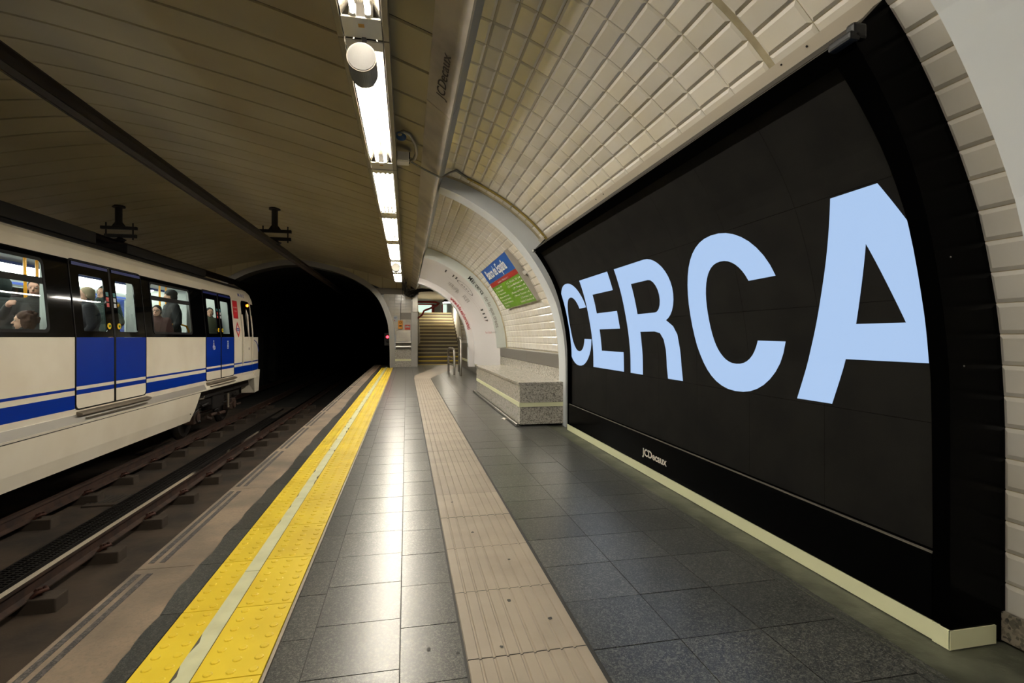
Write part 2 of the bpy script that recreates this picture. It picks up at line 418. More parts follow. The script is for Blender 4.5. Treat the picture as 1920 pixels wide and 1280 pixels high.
# white ribs of the vault
def rib(name, y0, y1, thick, thick_top, s0=0.0, mname='rib', lab=None):
    nn = 40; vs = []; mb = MB()
    for i in range(nn + 1):
        s = s0 + (WALL.len - s0) * i / nn; th = thick + (thick_top - thick) * max(0, (i / nn - .6) / .4)
        a = WALL.off(s, -.01); b = WALL.off(s, th)
        vs += [(a.x, y0, a.y), (b.x, y0 , b.y), (b.x, y1, b.y), (a.x, y1, a.y)]
    fs = []
    for i in range(nn):
        for k in range(3): fs.append((4 * i + k, 4 * i + k + 1, 4 * i + 5 + k, 4 * i + 4 + k))
    mb.add(vs, fs); return obj(name, mb, mname, None, kind='structure')
rib('trim_1', .50, 1.095, .20, .20)
rib('trim_2', 5.5, 5.76, .195, .12)

# soffit box between the ceiling and the tiled vault
sof = thing('cable_soffit', (.25, YA, 2.6), 'long grey sheet metal soffit running between the cream ceiling and the tiled vault', 'soffit')
segs = [YA, -1.9, .9, 3.72, 6.35, 9.0, 11.6, 14.2, 17.4]
for a, b in zip(segs, segs[1:]):
    f = obj('soffit_panel', MB().extr([(.143, 2.705), (.312, 2.578), (.325, 2.59), (.16, 2.73)], a + .003, b - .003), 'soffit', sof)
    obj('soffit_lip', MB().extr([(.313, 2.578), (.405, 2.735), (.36, 2.75), (.325, 2.64)], a + .003, b - .003), 'soffit_lip', sof)
def sofmap(y0):      # text on the sloping soffit face, reading away from the camera
    a = Vector((.143, 2.705)); d = (Vector((.312, 2.578)) - a).normalized()
    return lambda u, w_, n: ((a + d * (.14 - w_)).x - .002, y0 - u, (a + d * (.14 - w_)).y - .002)
M['soffink'] = mat('faded dark print', (66, 60, 52), 0.6)
obj('print', text('JCDecaux', .55, .07, sofmap(3.52), .01), 'soffink', sof, label='faded dark lettering on the soffit')

# ---------------------------------------------------------------- platform floor
XE, XC, XD, XY0, XY1, XG0, XG1, XW = -1.147, -.897, -.797, -.793, -.417, .183, .577, 1.50
floor = obj('floor', MB().box(XE + .02, 1.95, YA, 19.1, -1.2, -.012), 'joint', kind='structure')
obj('joint_bed', MB().box(XY1 + .012, 1.488, .5, 19.0, -.02, -.0022), 'joint', floor)
tl0 = {}
def ftile(x0, x1, y0, y1, m='terrazzo', name='floor_tile', top=0.0):
    k = (round(x1 - x0, 3), round(y1 - y0, 3), m, name)
    if k not in tl0:
        g = .0009; wx, wy = x1 - x0, y1 - y0
        mb = MB().add([(g, g, -.012), (wx - g, g, -.012), (wx - g, wy - g, -.012), (g, wy - g, -.012), (g + .001, g + .001, 0), (wx - g - .001, g + .001, 0), (wx - g - .001, wy - g - .001, 0), (g + .001, wy - g - .001, 0)],
                      [(4, 5, 6, 7), (0, 1, 5, 4), (1, 2, 6, 5), (2, 3, 7, 6), (3, 0, 4, 7)])
        o = obj(name, mb, m, floor); tl0[k] = o
    else: o = tl0[k].copy(); C.objects.link(o)
    o.location = (x0, y0, top + random.uniform(-.0006, .0006)); return o
cols = [(XY1 + .012, -.305, .30, .0), (-.305, -.02, .285, .11), (-.02, XG0 - .006, .30, .0), (XG1 + .008, .89, .30, .05), (.89, 1.19, .30, .05), (1.19, 1.49, .30, .05)]
ff = MB()
for (x0, x1, st, of) in cols:
    y = .9 + of; k = 0
    while y < 18.9:
        if y < 9.2: ftile(x0, x1, y, y + st)
        else: ff.add([(x0 + .0016, y + .0016, 0), (x1 - .0016, y + .0016, 0), (x1 - .0016, y + st - .0016, 0), (x0 + .0016, y + st - .0016, 0)], [(0, 1, 2, 3)])
        y += st
    y = YA
    ff.add([(x0, YA, 0), (x1, YA, 0), (x1, .895 + of, 0), (x0, .895 + of, 0)], [(0, 1, 2, 3)])
ff.add([(1.49, 9.5, 0), (1.95, 9.5, 0), (1.95, 19, 0), (1.49, 19, 0)], [(0, 1, 2, 3)])
ff.add([(XG0 - .004, 12.5, -.001), (XG1 + .006, 12.5, -.001), (XG1 + .006, 19, -.001), (XG0 - .004, 19, -.001)], [(0, 1, 2, 3)])
obj('floor_tile_field', ff, 'terrazzo', floor, kind='stuff')
y = .8
while y < 17.5:
    ftile(XC, XD, y, y + .42, 'terrazzo', 'edge_tile'); y += .42
# resin gutter along the wall
gm = MB(); random.seed(3); ys = [YA + i * .12 for i in range(int((9.6 - YA) / .12) + 1)]
xs = [1.555 + .012 * math.sin(y * 3.1) + random.uniform(-.006, .006) for y in ys]
for i in range(len(ys) - 1):
    gm.add([(xs[i] - .02, ys[i], .001), (xs[i] + .03, ys[i], -.007), (1.95, ys[i], -.009), (xs[i + 1] - .02, ys[i + 1], .001), (xs[i + 1] + .03, ys[i + 1], -.007), (1.95, ys[i + 1], -.009)], [(0, 1, 4, 3), (1, 2, 5, 4)], True)
obj('gutter_strip', gm, 'resin', floor)
gm = MB(); gm.add([(1.49, YA, 0.0), (1.56, YA, 0), (1.56, 9.6, 0), (1.49, 9.6, 0)], [(0, 1, 2, 3)]); obj('wall_edge_strip', gm, 'terrazzo', floor)
# tactile tiles
def tactile():
    mb = MB(); wx, wy, g = XY1 - XY0, .42, .0016; t = .006
    mb.add([(g, g, 0), (wx - g, g, 0), (wx - g, wy - g, 0), (g, wy - g, 0), (g + .001, g + .001, t), (wx - g - .001, g + .001, t), (wx - g - .001, wy - g - .001, t), (g + .001, wy - g - .001, t)],
           [(4, 5, 6, 7), (0, 1, 5, 4), (1, 2, 6, 5), (2, 3, 7, 6), (3, 0, 4, 7)])
    for i in range(6):
        for j in range(7):
            if i == 2: continue
            cx, cy = wx * (i + .5) / 6, wy * (j + .5) / 7; nn = 10; vs = []
            for (rr, zz) in ((.0142, t), (.0125, t + .0028), (.0105, t + .0034)):
                vs += [(cx + rr * math.cos(2 * math.pi * k / nn), cy + rr * math.sin(2 * math.pi * k / nn), zz) for k in range(nn)]
            mb.add(vs, [(q * nn + k, q * nn + (k + 1) % nn, (q + 1) * nn + (k + 1) % nn, (q + 1) * nn + k) for q in range(2) for k in range(nn)] + [tuple(range(2 * nn, 3 * nn))], False)
    return mb
tt = None; y = .788 - .42
while y < 16.9:
    if tt is None: tt = obj('tactile_tile', tactile(), 'yellow', floor); o = tt
    else: o = tt.copy(); C.objects.link(o)
    o.location = (XY0, y, random.uniform(0, .0006)); y += .42
# photoluminescent strip with worn edges
random.seed(11); y = .45
lens = [.75, 1.15, 1.0, 1.2] * 6
for ln in lens:
    if y > 16.9: break
    e0, e1 = [], []; n_ = 20
    for i in range(n_ + 1):
        yy = y + (ln - .004) * i / n_
        a = -.668; b = -.612
        if random.random() < .14 and 0 < i < n_: a += random.uniform(.004, .014)
        if random.random() < .10 and 0 < i < n_: b -= random.uniform(.004, .014)
        e0.append((a, yy)); e1.append((b, yy))
    obj('marker_strip', sheet([e0 + e1[::-1]], lambda u, v, n: (u, v, .0085 + n), .0015), 'lumin', floor)
    obj('marker_glue', MB().box(-.669, -.611, y, y + ln, .006, .008), 'wornglue', floor)
    y += ln
obj('tactile_trim', MB().box(XY1 + .001, XY1 + .011, .4, 16.9, -.005, .004), 'guide', floor)
# guide tiles, grooved
def guide_mesh(ln):
    mb = MB(); wd = XG1 - XG0; nr = 9; p = [(0, -.01)]; 
    for k in range(nr):
        a = wd * k / nr; st = wd / nr
        p += [(a + .001, -.001), (a + .004, .003), (a + st - .007, .003), (a + st - .004, -.001)]
    p += [(wd, -.01)]
    mb.extr([(q[0], q[1]) for q in p], .002, ln - .002, closed=False); return mb
gt = None; y = .31
while y < 12.3:
    if gt is None: gt = obj('guide_tile', guide_mesh(.422), 'guide', floor); o = gt
    else: o = gt.copy(); C.objects.link(o)
    o.location = (XG0, y, random.uniform(-.0005, .001)); y += .422
a0 = Vector((XG0, y)); 
def gm_turn(u, v, n):    # the band turns right towards the stairs
    return (u, v, .003 + n)
gpoly = [(XG0, y), (XG1, y), (XG1 + .06, 12.9), (1.75, 17.6), (1.25, 18.7), (.22, 13.6)]
obj('guide_bend', sheet([gpoly], gm_turn, 0), 'guide', floor)
# coping stones with grit strips
random.seed(5); y = .1; k = 0
while y < 18.9:
    ln = 1.19
    cp = obj('coping_stone', MB().extr([(XE, -.16), (XE, -.012), (XE + .012, .0), (XC - .002, .0), (XC - .002, -.16)], y + .002, y + ln - .002), 'coping', floor)
    for xx in (XE + .030, XE + .074):
        obj('grit_strip', MB().box(xx, xx + .022, y + .06, y + ln - .05, -.001, .0015), 'abrasive', cp)
    y += ln
obj('edge_face', MB().box(XE + .03, XE + .06, YA, 19, -1.2, -.1), 'bed', floor)
random.seed(8); e0 = [(XC - .012, .1), (XC - .012, 10)]; e1 = []; yy = 10.0; ww_ = .01
while yy > .1:
    ww_ = min(.034, max(.0, ww_ + random.uniform(-.008, .008))); e1.append((XC + ww_, yy)); yy -= .05
obj('mortar_edge', sheet([[e0[0]] + e1[::-1] + [e0[1]]], lambda u, v, n: (u, v, .0011 + n), 0), 'coping', floor)
spot = MB()
for (x_, y_, r_) in ((-1.0, 1.66, .012), (-.985, 1.47, .009), (-.975, 1.36, .014), (.38, 1.9, .009), (.33, 2.6, .007), (.45, 2.25, .006), (.27, 3.1, .008), (.50, 1.75, .008), (.30, 1.62, .006), (.1, 1.45, .008), (.16, 1.62, .006), (.07, 1.66, .007), (-.1, 1.50, .012)):
    nn = 9; spot.add([(x_ + r_ * random.uniform(.7, 1.3) * math.cos(6.283 * k / nn), y_ + 1.3 * r_ * random.uniform(.7, 1.3) * math.sin(6.283 * k / nn), .0052 if .18 < x_ < .58 else .0012) for k in range(nn)], [tuple(range(nn))])
obj('gum_spot', spot, 'joint', floor, label='dark flattened gum spots', kind='stuff')

# ---------------------------------------------------------------- track bed, left platform, tunnel
bed = obj('floor_track_bed', MB().box(-6.4, XE + .05, YA, 17.6, -1.5, -1.25), 'bed', kind='structure')
obj('floor_tunnel', MB().box(-16, -.3, 17.6, 70, -1.5, -1.25), 'tunnel', kind='structure')
obj('floor_left_platform', MB().box(-9.2, -6.28, YA, 17.6, -1.5, 0), 'coping', kind='structure')
LW = [(-7.2 - WALL.off(s, 0).x, WALL.off(s, 0).y) for s in [WALL.len * i / 20 for i in range(21)]]
obj('wall_left', MB().extr(LW, YA, 17.6, closed=False), 'tile', kind='structure')
obj('wall_bounce', MB().box(-9.2, 2.0, YA - .1, YA, -1.5, 3.8), 'whitewall', kind='structure')  # unseen closing wall added behind the camera for light bounce
ARCH = Prof([(-.37, -.02), (-.375, .5), (-.395, 1.0), (-.46, 1.567), (-.73, 2.272), (-1.18, 2.78), (-1.98, 3.2), (-2.86, 3.43), (-3.5, 3.48),
             (-4.095, 3.42), (-4.919, 3.177), (-5.59, 2.791), (-6.135, 2.272), (-6.41, 1.567), (-6.496, .858), (-6.57, -.02)], 5)
def arch_z(x):
    best = 0
    for a, b in zip(ARCH.p, ARCH.p[1:]):
        if min(a.x, b.x) <= x <= max(a.x, b.x) and abs(a.x - b.x) > 1e-6:
            best = max(best, a.y + (x - a.x) / (b.x - a.x) * (b.y - a.y))
    return best
def ceil_z(x):
    for a, b in zip(CEIL.p, CEIL.p[1:]):
        if min(a.x, b.x) <= x <= max(a.x, b.x): return a.y + (x - a.x) / (b.x - a.x + 1e-9) * (b.y - a.y)
    return 2.6
# portal ring
nn = 60; vs = []
for i in range(nn + 1):
    s = ARCH.len * i / nn; a = ARCH.off(s, 0); b = ARCH.off(s, .17)
    vs += [(a.x, 17.62, a.y), (a.x, 17.46, a.y), (b.x, 17.46, b.y), (b.x, 18.0, b.y)]
obj('trim_3', MB().add(vs, [(4 * i + k, 4 * i + 4 + k, 4 * i + 5 + k, 4 * i + k + 1) for i in range(nn) for k in range(3)]), 'steeldark', kind='structure')
# tunnel bore
vs = []; ny = 12
pr = [(ARCH.off(ARCH.len * i / 40, .12).x, ARCH.off(ARCH.len * i / 40, .12).y) for i in range(41)]
pr = [(pr[0][0] + .0, -1.3)] + pr + [(pr[-1][0], -1.3)]
tb = MB()
for j in range(ny + 1):
    t = j / ny; yy = 17.9 + 52 * t; dx = -7.5 * t * t
    vs += [(p[0] + dx, yy, p[1]) for p in pr]
q = len(pr)
tb.add(vs, [(j * q + i, j * q + i + 1, (j + 1) * q + i + 1, (j + 1) * q + i) for j in range(ny) for i in range(q - 1)], True)
tun = obj('wall_tunnel', tb, 'tunnel', kind='structure')
for k in range(4):
    yy = 19.5 + 2.6 * k; obj('tunnel_pilaster', MB().box(-6.62 - .02 * k * k, -6.2 - .02 * k * k, yy, yy + .5, -1.2, 1.9 - .0 * k, .02), 'tunnel', tun)
obj('tunnel_dark_end', MB().box(-16, 0, 69.5, 70, -1.5, 4), 'black', tun)  # black sheet closing the bore; the tunnel's darkness is put into its colour

# end wall panels above the portal
endw = obj('wall_end', MB().box(-9.0, -6.5, 17.6, 17.7, 0, 3.2).box(-.42, .30, 17.66, 17.75, 2.4, 2.95), 'ceilback', kind='structure')
x = .14
while x > -7.3:
    x1 = x - .46
    zt0, zt1 = ceil_z(x), ceil_z(x1); zb0 = arch_z(x) if -6.57 < x < -.42 else 2.62; zb1 = arch_z(x1) if -6.57 < x1 < -.42 else 2.62
    if x > -.43: zb0 = 2.62; zb1 = 2.62 if x1 > -.95 else zb1
    if x1 < -.43 and x > -.9: zb1 = max(2.62, zb1); zb0 = max(2.62, zb0)
    if zt0 - zb0 > .01 or zt1 - zb1 > .01:
        a, b = x - .004, x1 + .004
        obj('end_panel', MB().add([(a, 17.5, zb0 - .02), (b, 17.5, zb1 - .02), (b, 17.5, zt1 + .02), (a, 17.5, zt0 + .02), (a, 17.53, zb0 - .02), (b, 17.53, zb1 - .02), (b, 17.53, zt1 + .02), (a, 17.53, zt0 + .02)],
            [(0, 1, 2, 3), (0, 4, 5, 1), (3, 2, 6, 7), (0, 3, 7, 4), (1, 5, 6, 2)]), 'ceil', endw)
    x = x1
obj('lintel_beam', MB().box(-1.0, .40, 17.48, 17.66, 2.44, 2.63), 'greymetal', endw)
# pier between tunnel and stairs
pier = obj('wall_pier', MB().box(-.40, .16, 17.62, 18.4, 0, 2.46), 'grout', kind='structure')
_s = [ARCH.s_of_z(2.46) * i / 16 for i in range(17)]
_q = [(ARCH.off(a, .06).x, ARCH.off(a, .06).y) for a in _s]
obj('arch_spandrel', sheet([[(.16, -.02)] + _q + [(.16, 2.46)]], lambda u, w_, n: (u, 17.635 - n, w_), .02), 'rib', pier)
pt0 = None
for r in range(13):
    for c in range(7):
        x0 = -1.10 + .18 * c; z0 = 1.09 + .104 * r
        if x0 + .16 < ARCH.off(ARCH.s_of_z(z0), .0).x or x0 < ARCH.off(ARCH.s_of_z(z0), .15).x: continue
        if pt0 is None:
            pt0 = obj('tile', MB().box(0, .178, 17.60, 17.62, 0, .102, .003), 'tile', pier); pt0.location = (x0, 0, z0)
        else:
            o = pt0.copy(); C.objects.link(o); o.location = (x0, 0, z0)
obj('corner_post', MB().box(.16, .375, 17.58, 18.4, 0, 2.46, .004), 'steeldark', pier)
obj('post_head_box', MB().box(.20, .375, 17.50, 17.9, 1.85, 2.5, .006), 'steel', pier)
obj('granite_base', MB().box(-.42, .158, 17.60, 17.63, .0, .60), 'granite', pier)
obj('granite_line', MB().box(-.37, .158, 17.588, 17.61, .205, .27), 'lumintrim', pier)
obj('steel_ledge', MB().box(-.36, .158, 17.5, 17.62, .80, .84, .004), 'steel', pier)
cv = [(17.55 + .06 * math.cos(a), .61 + .19 * i / 8) for i, a in enumerate([math.pi * k / 8 - math.pi / 2 for k in range(9)])]
obj('steel_apron', MB().add([(-.35, c[0], c[1]) for c in cv] + [(.15, c[0], c[1]) for c in cv], [(i, i + 1, i + 10, i + 9) for i in range(8)], True), 'steel', pier)
pp = obj('steel_panel', MB().box(-.33, .14, 17.575, 17.6, .86, 1.22, .003), 'steel', pier)
pm_ = MB()
for j in range(5): pm_.box(-.24, .02, 17.572, 17.575, .98 + .035 * j, .990 + .035 * j)
obj('panel_print', pm_, 'inkgrey', pp)
gy = obj('grey_patch', MB().box(-.2, .15, 17.59, 17.6, 1.60, 1.82), 'signgrey', pier)

# ---------------------------------------------------------------- stairs
st = thing('staircase', (1.2, 19.2, 0), 'flight of dark stone steps with pale nosings climbing beyond the beige guide path', 'staircase')
NS = 15
for i in range(NS):
    y0 = 19.2 + .30 * i; z1 = .141 * (i + 1)
    s_ = obj('step', MB().box(.38, 2.06, y0, y0 + .32, z1 - .141, z1), 'step', st)
    obj('nosing', MB().box(.44, 2.0, y0 - .012, y0 + .05, z1 - .042, z1 + .003, .003), 'nosing' if i > 1 else 'stairyellow', s_)
obj('landing', MB().box(.38, 2.06, 19.2 + .3 * NS, 27, 1.9, .141 * NS), 'step', st)
obj('yellow_band', MB().box(.36, 2.0, 18.75, 19.16, -.01, .004), 'stairyellow', floor, label='yellow band before the stairs')
obj('wall_stairs', MB().box(.30, .38, 18.4, 27, 0, 3.2).box(2.06, 2.14, 18.3, 27, 0, 3.2).box(.3, 2.14, 27, 27.1, 0, 3.2), 'whitewall', kind='structure')
obj('ceiling_stairs', MB().box(.15, 2.2, 17.7, 27, 2.74, 2.8), 'whitewall', kind='structure')
h = thing('stair_handrail', (.42, 19.3, .2), 'pale painted handrail on the left wall of the stairs', 'handrail')
obj('rail', MB().tube([(.47, 19.25, .78), (.47, 19.3, .95), (.47, 23.6, 2.95)], .025, 8), 'whitewall', h)
obj('end_post', MB().tube([(.44, 19.3, .74), (.44, 19.3, 1.95)], .022, 8), 'whitewall', h)
for k in range(5): obj('bracket', MB().tube([(.38, 19.6 + k, 1.06 + .465 * k), (.47, 19.6 + k, 1.06 + .465 * k)], .012, 6), 'whitewall', h)
pth = [(.30, 17.95, 2.22), (1.0, 18.3, 2.24), (1.15, 18.5, 2.22), (1.05, 18.55, 2.12), (.62, 18.6, 1.95), (.55, 18.55, 1.80), (.45, 18.45, 1.72), (.38, 18.4, 1.66)]
obj('red_pipe', MB().tube(pth, .035, 10), 'redpipe', None, 'dark red water pipe bending across the top of the stair opening', 'pipe')
bp = thing('backlit_panel', (.9, 26.9, 2.3), 'glowing pale green white panel in a red frame above the stair top', 'sign')
obj('frame', MB().box(.42, 1.34, 26.84, 26.98, 2.12, 2.7), 'litred', bp)
obj('lit_face', MB().box(.46, 1.28, 26.82, 26.84, 2.14, 2.66), 'backlit', bp)
d2 = thing('red_doorframe', (1.75, 26.9, 2.2), 'red framed doorway glimpsed at the top of the stairs', 'door frame')
obj('frame_post', MB().box(1.80, 1.86, 26.8, 26.95, 2.1, 2.7), 'litred', d2); obj('frame_post', MB().box(1.36, 1.42, 26.8, 26.95, 2.1, 2.7), 'litred', d2)
obj('door_leaf', MB().box(1.86, 2.05, 26.85, 26.95, 2.1, 2.7), 'backlit', d2)
l = thing('stair_lamp', (1.75, 22.2, 2.6), 'small dark ceiling lamp glowing above the stair top', 'lamp')
obj('lamp_housing', MB().extr([(1.52, 2.50), (1.98, 2.50), (1.90, 2.62), (1.6, 2.62)], 22.0, 22.5), 'dark', l)
obj('lamp_stem', MB().tube([(1.75, 22.25, 2.6), (1.75, 22.25, 2.76)], .02, 8), 'dark', l)
M['stairlamp'] = emit('lit stair lamp', (255, 246, 226), 60, (240, 240, 240))
obj('lamp_tube', MB().box(1.56, 1.94, 22.02, 22.48, 2.485, 2.499), 'stairlamp', l)

# small things on the pier
t = thing('emergency_telephone', (-.2, 17.6, 1.29), 'orange yellow wall box with dark print on the white tiled pier', 'telephone')
obj('body', MB().box(-.27, -.12, 17.50, 17.6, 1.28, 1.56, .012), 'orange', t)
obj('emblem', MB().tube([(-.195 + .035 * math.cos(a), 17.497, 1.49 + .03 * math.sin(a)) for a in [6.283 * k / 14 for k in range(15)]], .006, 6), 'ink', t)
obj('label_print', MB().box(-.235, -.155, 17.494, 17.5, 1.36, 1.40), 'ink', t)
obj('antenna', MB().tube([(-.19, 17.58, 1.56), (-.18, 17.58, 2.1), (-.165, 17.58, 2.4)], .006, 6), 'dark', t, label='thin dark cable going up')
t = thing('hydrant_sign', (.04, 17.6, 1.26), 'square red orange sign with white pictogram on the tiled pier', 'sign')
obj('plate', MB().box(-.055, .13, 17.585, 17.6, 1.255, 1.42, .003), 'signorange', t)
obj('pictogram', MB().box(-.02, .095, 17.58, 17.585, 1.325, 1.37).box(-.03, -.012, 17.58, 17.585, 1.31, 1.385).box(.087, .105, 17.58, 17.585, 1.31, 1.385).box(.02, .055, 17.58, 17.585, 1.355, 1.385), 'white', t)
t = thing('notice', (-.38, 17.6, 1.5), 'small pale notice with a red dot on the tiled pier', 'notice')
obj('sheet', MB().box(-.42, -.29, 17.594, 17.6, 1.52, 1.72), 'sticker', t)
obj('red_dot', MB().tube([(-.39, 17.594, 1.56), (-.39, 17.590, 1.56)], .016, 10), 'red', t)
obj('print_lines', MB().box(-.41, -.31, 17.592, 17.594, 1.66, 1.67).box(-.41, -.33, 17.592, 17.594, 1.63, 1.64), 'metroblue', t)
# cable tangle
random.seed(21); cb = MB()
for k in range(22):
    z0 = 2.55 + random.uniform(-.02, .12); p = [(-.02 + random.uniform(-.1, .05), 15.6 + random.uniform(-1, 1), 2.62 + random.uniform(0, .06)), (.0 + random.uniform(-.15, .1), 16.8, 2.45 + random.uniform(-.12, .1)),
        (.2 + random.uniform(-.1, .1), 17.2, 2.44 + random.uniform(-.14, .1)), (.45, 17.4, 2.56 + random.uniform(-.05, .08)), (.85 + random.uniform(-.1, .5), 17.7, 2.60 + random.uniform(-.04, .05))]
    q_ = []
    for i in range(4):
        a, b, c, d = p[max(i - 1, 0)], p[i], p[i + 1], p[min(i + 2, 4)]
        for s in range(6):
            t = s / 6; q_.append(tuple(.5 * (2 * b[j] + (c[j] - a[j]) * t + (2 * a[j] - 5 * b[j] + 4 * c[j] - d[j]) * t * t + (3 * b[j] - a[j] - 3 * c[j] + d[j]) * t ** 3) for j in range(3)))
    cb.tube(q_ + [p[-1]], random.uniform(.005, .012), 6)
obj('cable_bundle', cb, 'cable', None, 'tangle of black cables hanging above the white tiled pier', 'cables')

# signal light at the tunnel mouth
t = thing('signal_light', (-.6, 17.9, 1.0), 'dark signal box with a glowing red lamp at the tunnel mouth', 'signal')
obj('case', MB().box(-.73, -.55, 17.72, 17.85, .72, 1.14, .01), 'dark', t)
obj('lens', MB().ell((-.625, 17.71, 1.01), (.045, .03, .045)), 'redlight', t)
obj('hood', MB().tube([(-.625, 17.72, 1.01), (-.625, 17.68, 1.01)], .055, 12, caps=False), 'dark', t)
obj('spare_lens', MB().ell((-.625, 17.715, .85), (.035, .02, .035)), 'dark', t)

# ---------------------------------------------------------------- lamps in a row
def luminaire(y0, y1, lab, offs=(-.036, .036)):
    cx, z0 = -.224, 2.60
    t = thing('ceiling_lamp', (cx, (y0 + y1) / 2, z0), lab, 'lamp', 'fluorescent lamps in a row above the platform')
    # trunking: two side channels + top
    obj('trunking', MB().box(cx - .134, cx - .103, y0, y1 - .006, z0 - .0, z0 + .11, .002).box(cx + .103, cx + .134, y0, y1 - .006, z0, z0 + .11, .002).box(cx - .134, cx + .134, y0, y1 - .006, z0 + .10, z0 + .115), 'housing', t)
    e0 = y0 + .10; e1 = y1 - .19
    rf = MB(); a = [(-.094, .003), (-.06, .075), (.06, .075), (.094, .003)]
    rf.extr([(cx + p[0], z0 + p[1]) for p in a], e0, e1, closed=False)
    obj('reflector', rf, 'reflector', t)
    obj('cover_plate', MB().box(cx - .098, cx + .098, e1, y1 - .012, z0 + .001, z0 + .01, .001), 'housing_white', t); obj('cover_plate', MB().box(cx - .098, cx + .098, y0 + .012, e0, z0 + .001, z0 + .01, .001), 'housing_white', t)
    obj('end_plate', MB().box(cx - .06, cx + .06, e1 - .004, e1 + .001, z0 + .01, z0 + .075), 'dark', t); obj('end_plate', MB().box(cx - .06, cx + .06, e0 - .001, e0 + .004, z0 + .01, z0 + .075), 'dark', t)
    obj('amber_sticker', MB().box(cx - .018, cx + .012, e1 + .05, e1 + .08, z0 - .0002, z0 + .001), 'amber', t)
    for sx in [o_ / .036 for o_ in offs]:
        tb_ = obj('tube', MB().tube([(cx + sx * .036, e0 + .035, z0 + .012), (cx + sx * .036, e1 - .035, z0 + .012)], .013 if len(offs) == 2 else .011, 10), 'tube', t)
        obj('lamp_holder', MB().box(cx + sx * .036 - .014, cx + sx * .036 + .014, e1 - .035, e1 - .004, z0 + .002, z0 + .05, .002).box(cx + sx * .036 - .014, cx + sx * .036 + .014, e0 + .004, e0 + .035, z0 + .002, z0 + .05, .002), 'housing_white', tb_)
    obj('hanger', MB().tube([(cx, y0 + .3, z0 + .11), (cx, y0 + .3, ceil_z(cx) + .02)], .008, 6).tube([(cx, y1 - .3, z0 + .11), (cx, y1 - .3, ceil_z(cx) + .02)], .008, 6), 'dark', t)
    return t
luminaire(.80, 2.86, 'fluorescent lamp nearest the camera, cut off by the top of the picture')
luminaire(2.865, 5.045, 'large twin tube lamp with the round loudspeaker hanging under it')
names = ['twin tube lamp right after the one with the grey junction box', 'third full lamp in the row, above the first white rib', 'fourth full lamp in the row towards the tunnel',
         'last but one lamp before the tangle of black cables', 'farthest lamp, beside the tangle of black cables']
LB = [5.05, 7.0, 8.95, 11.1, 13.2, 15.35, 17.35]
for k, nm in enumerate(names[:6]): luminaire(LB[k], LB[k + 1] - .005, nm, (-.066, -.022, .022, .066))
for k, nm in enumerate(('fluorescent lamp right behind the camera', 'rearmost fluorescent lamp of the row behind the camera')): luminaire(.80 - 2.0 * (k + 1), .80 - 2.0 * k - .005, nm)
# left platform lamps (the opposite row)
for k, nm in enumerate(('nearest', 'second', 'third', 'fourth', 'fifth', 'sixth', 'farthest')):
    t = thing('ceiling_lamp', (-7.0, -2 + 2.9 * k, 2.4), nm + ' lamp over the opposite platform, hidden behind the train', 'lamp', 'lamps over the opposite platform')
    y0 = -2 + 2.9 * k
    obj('trunking', MB().box(-7.1, -6.9, y0, y0 + 1.5, 2.45, 2.5), 'housing', t)
    obj('tube', MB().tube([(-7.0, y0 + .05, 2.43), (-7.0, y0 + 1.45, 2.43)], .016, 8), 'tube', t)

def speaker(x, y, z, r, ln, lab, h):
    t = thing('loudspeaker', (x, y, z), lab, 'loudspeaker')
    obj('body', MB().tube([(x, y, z), (x, y + ln * .9, z), (x, y + ln, z)], [r, r, r * .93], 40), 'spkbody', t)
    rb = MB()
    for k in range(48):
        a = 6.283 * k / 48; rb.tube([(x + r * math.cos(a), y + .012, z + r * math.sin(a)), (x + r * math.cos(a), y + ln * .88, z + r * math.sin(a))], .0012, 4, caps=False)
    obj('rib_ring', rb, 'spkbody', t)
    obj('rim', MB().tube([(x, y - .004, z), (x, y + .010, z)], r * 1.03, 40), 'greymetal', t)
    obj('grille', MB().tube([(x, y - .008, z), (x, y - .003, z)], r * .95, 40), 'speakerface' if y < 5 else 'housing_white', t, label='pale round perforated face')
    obj('bracket', MB().box(x - .012, x + .012, y + ln * .78, y + ln * .95, z + r * .8, z + h), 'dark', t)
speaker(-.222, 2.69, 2.415, .0715, .19, 'ribbed grey cylindrical loudspeaker with pale round face under the nearest lamps', .20)
speaker(-.222, 11.25, 2.50, .085, .22, 'small far loudspeaker with pale round face under the row of lamps', .12)

# junction box, flexible conduit, blue cable, conduits
t = thing('junction_box', (-.02, 4.84, 2.63), 'small grey plastic junction box beside the lamp trunking', 'junction box')
obj('box_body', MB().box(-.088, .024, 4.80, 4.92, 2.612, 2.706, .008), 'greybox', t)
obj('lid', MB().box(-.081, .016, 4.788, 4.802, 2.619, 2.70, .003), 'greybox', t)
obj('base_plate', MB().box(-.09, .035, 4.92, 4.932, 2.636, 2.742), 'dark', t)
obj('flexible_conduit', MB().tube([(-.083, 4.41, 2.706), (-.024, 4.385, 2.724), (.024, 4.43, 2.724), (.071, 4.55, 2.694), (.089, 4.72, 2.665), (.071, 4.82, 2.647), (.028, 4.86, 2.641)], .015, 10), 'flex', None,
    'flexible metal conduit looping from the lamp trunking into the junction box', 'conduit')
bc = MB(); random.seed(4)
for k in range(5):
    a = .018 + .003 * k; bc.tube([(-.055 + a * 1.3 * math.cos(v) + .003 * k, 4.385 + .012 * k, 2.695 + a * math.sin(v)) for v in [6.283 * i / 16 for i in range(17)]], .004, 6)
obj('blue_cable', bc, 'bluecable', None, 'coil of blue cable tucked beside the lamp trunking', 'cable')
s_c = WALL.len
cp_ = [(.03, 4.86, 2.64), (.12, 4.93, 2.615), (.22, 5.0, 2.592), (.31, 5.06, 2.572), (.345, 5.09, 2.575), (.42, 5.13, 2.64)]
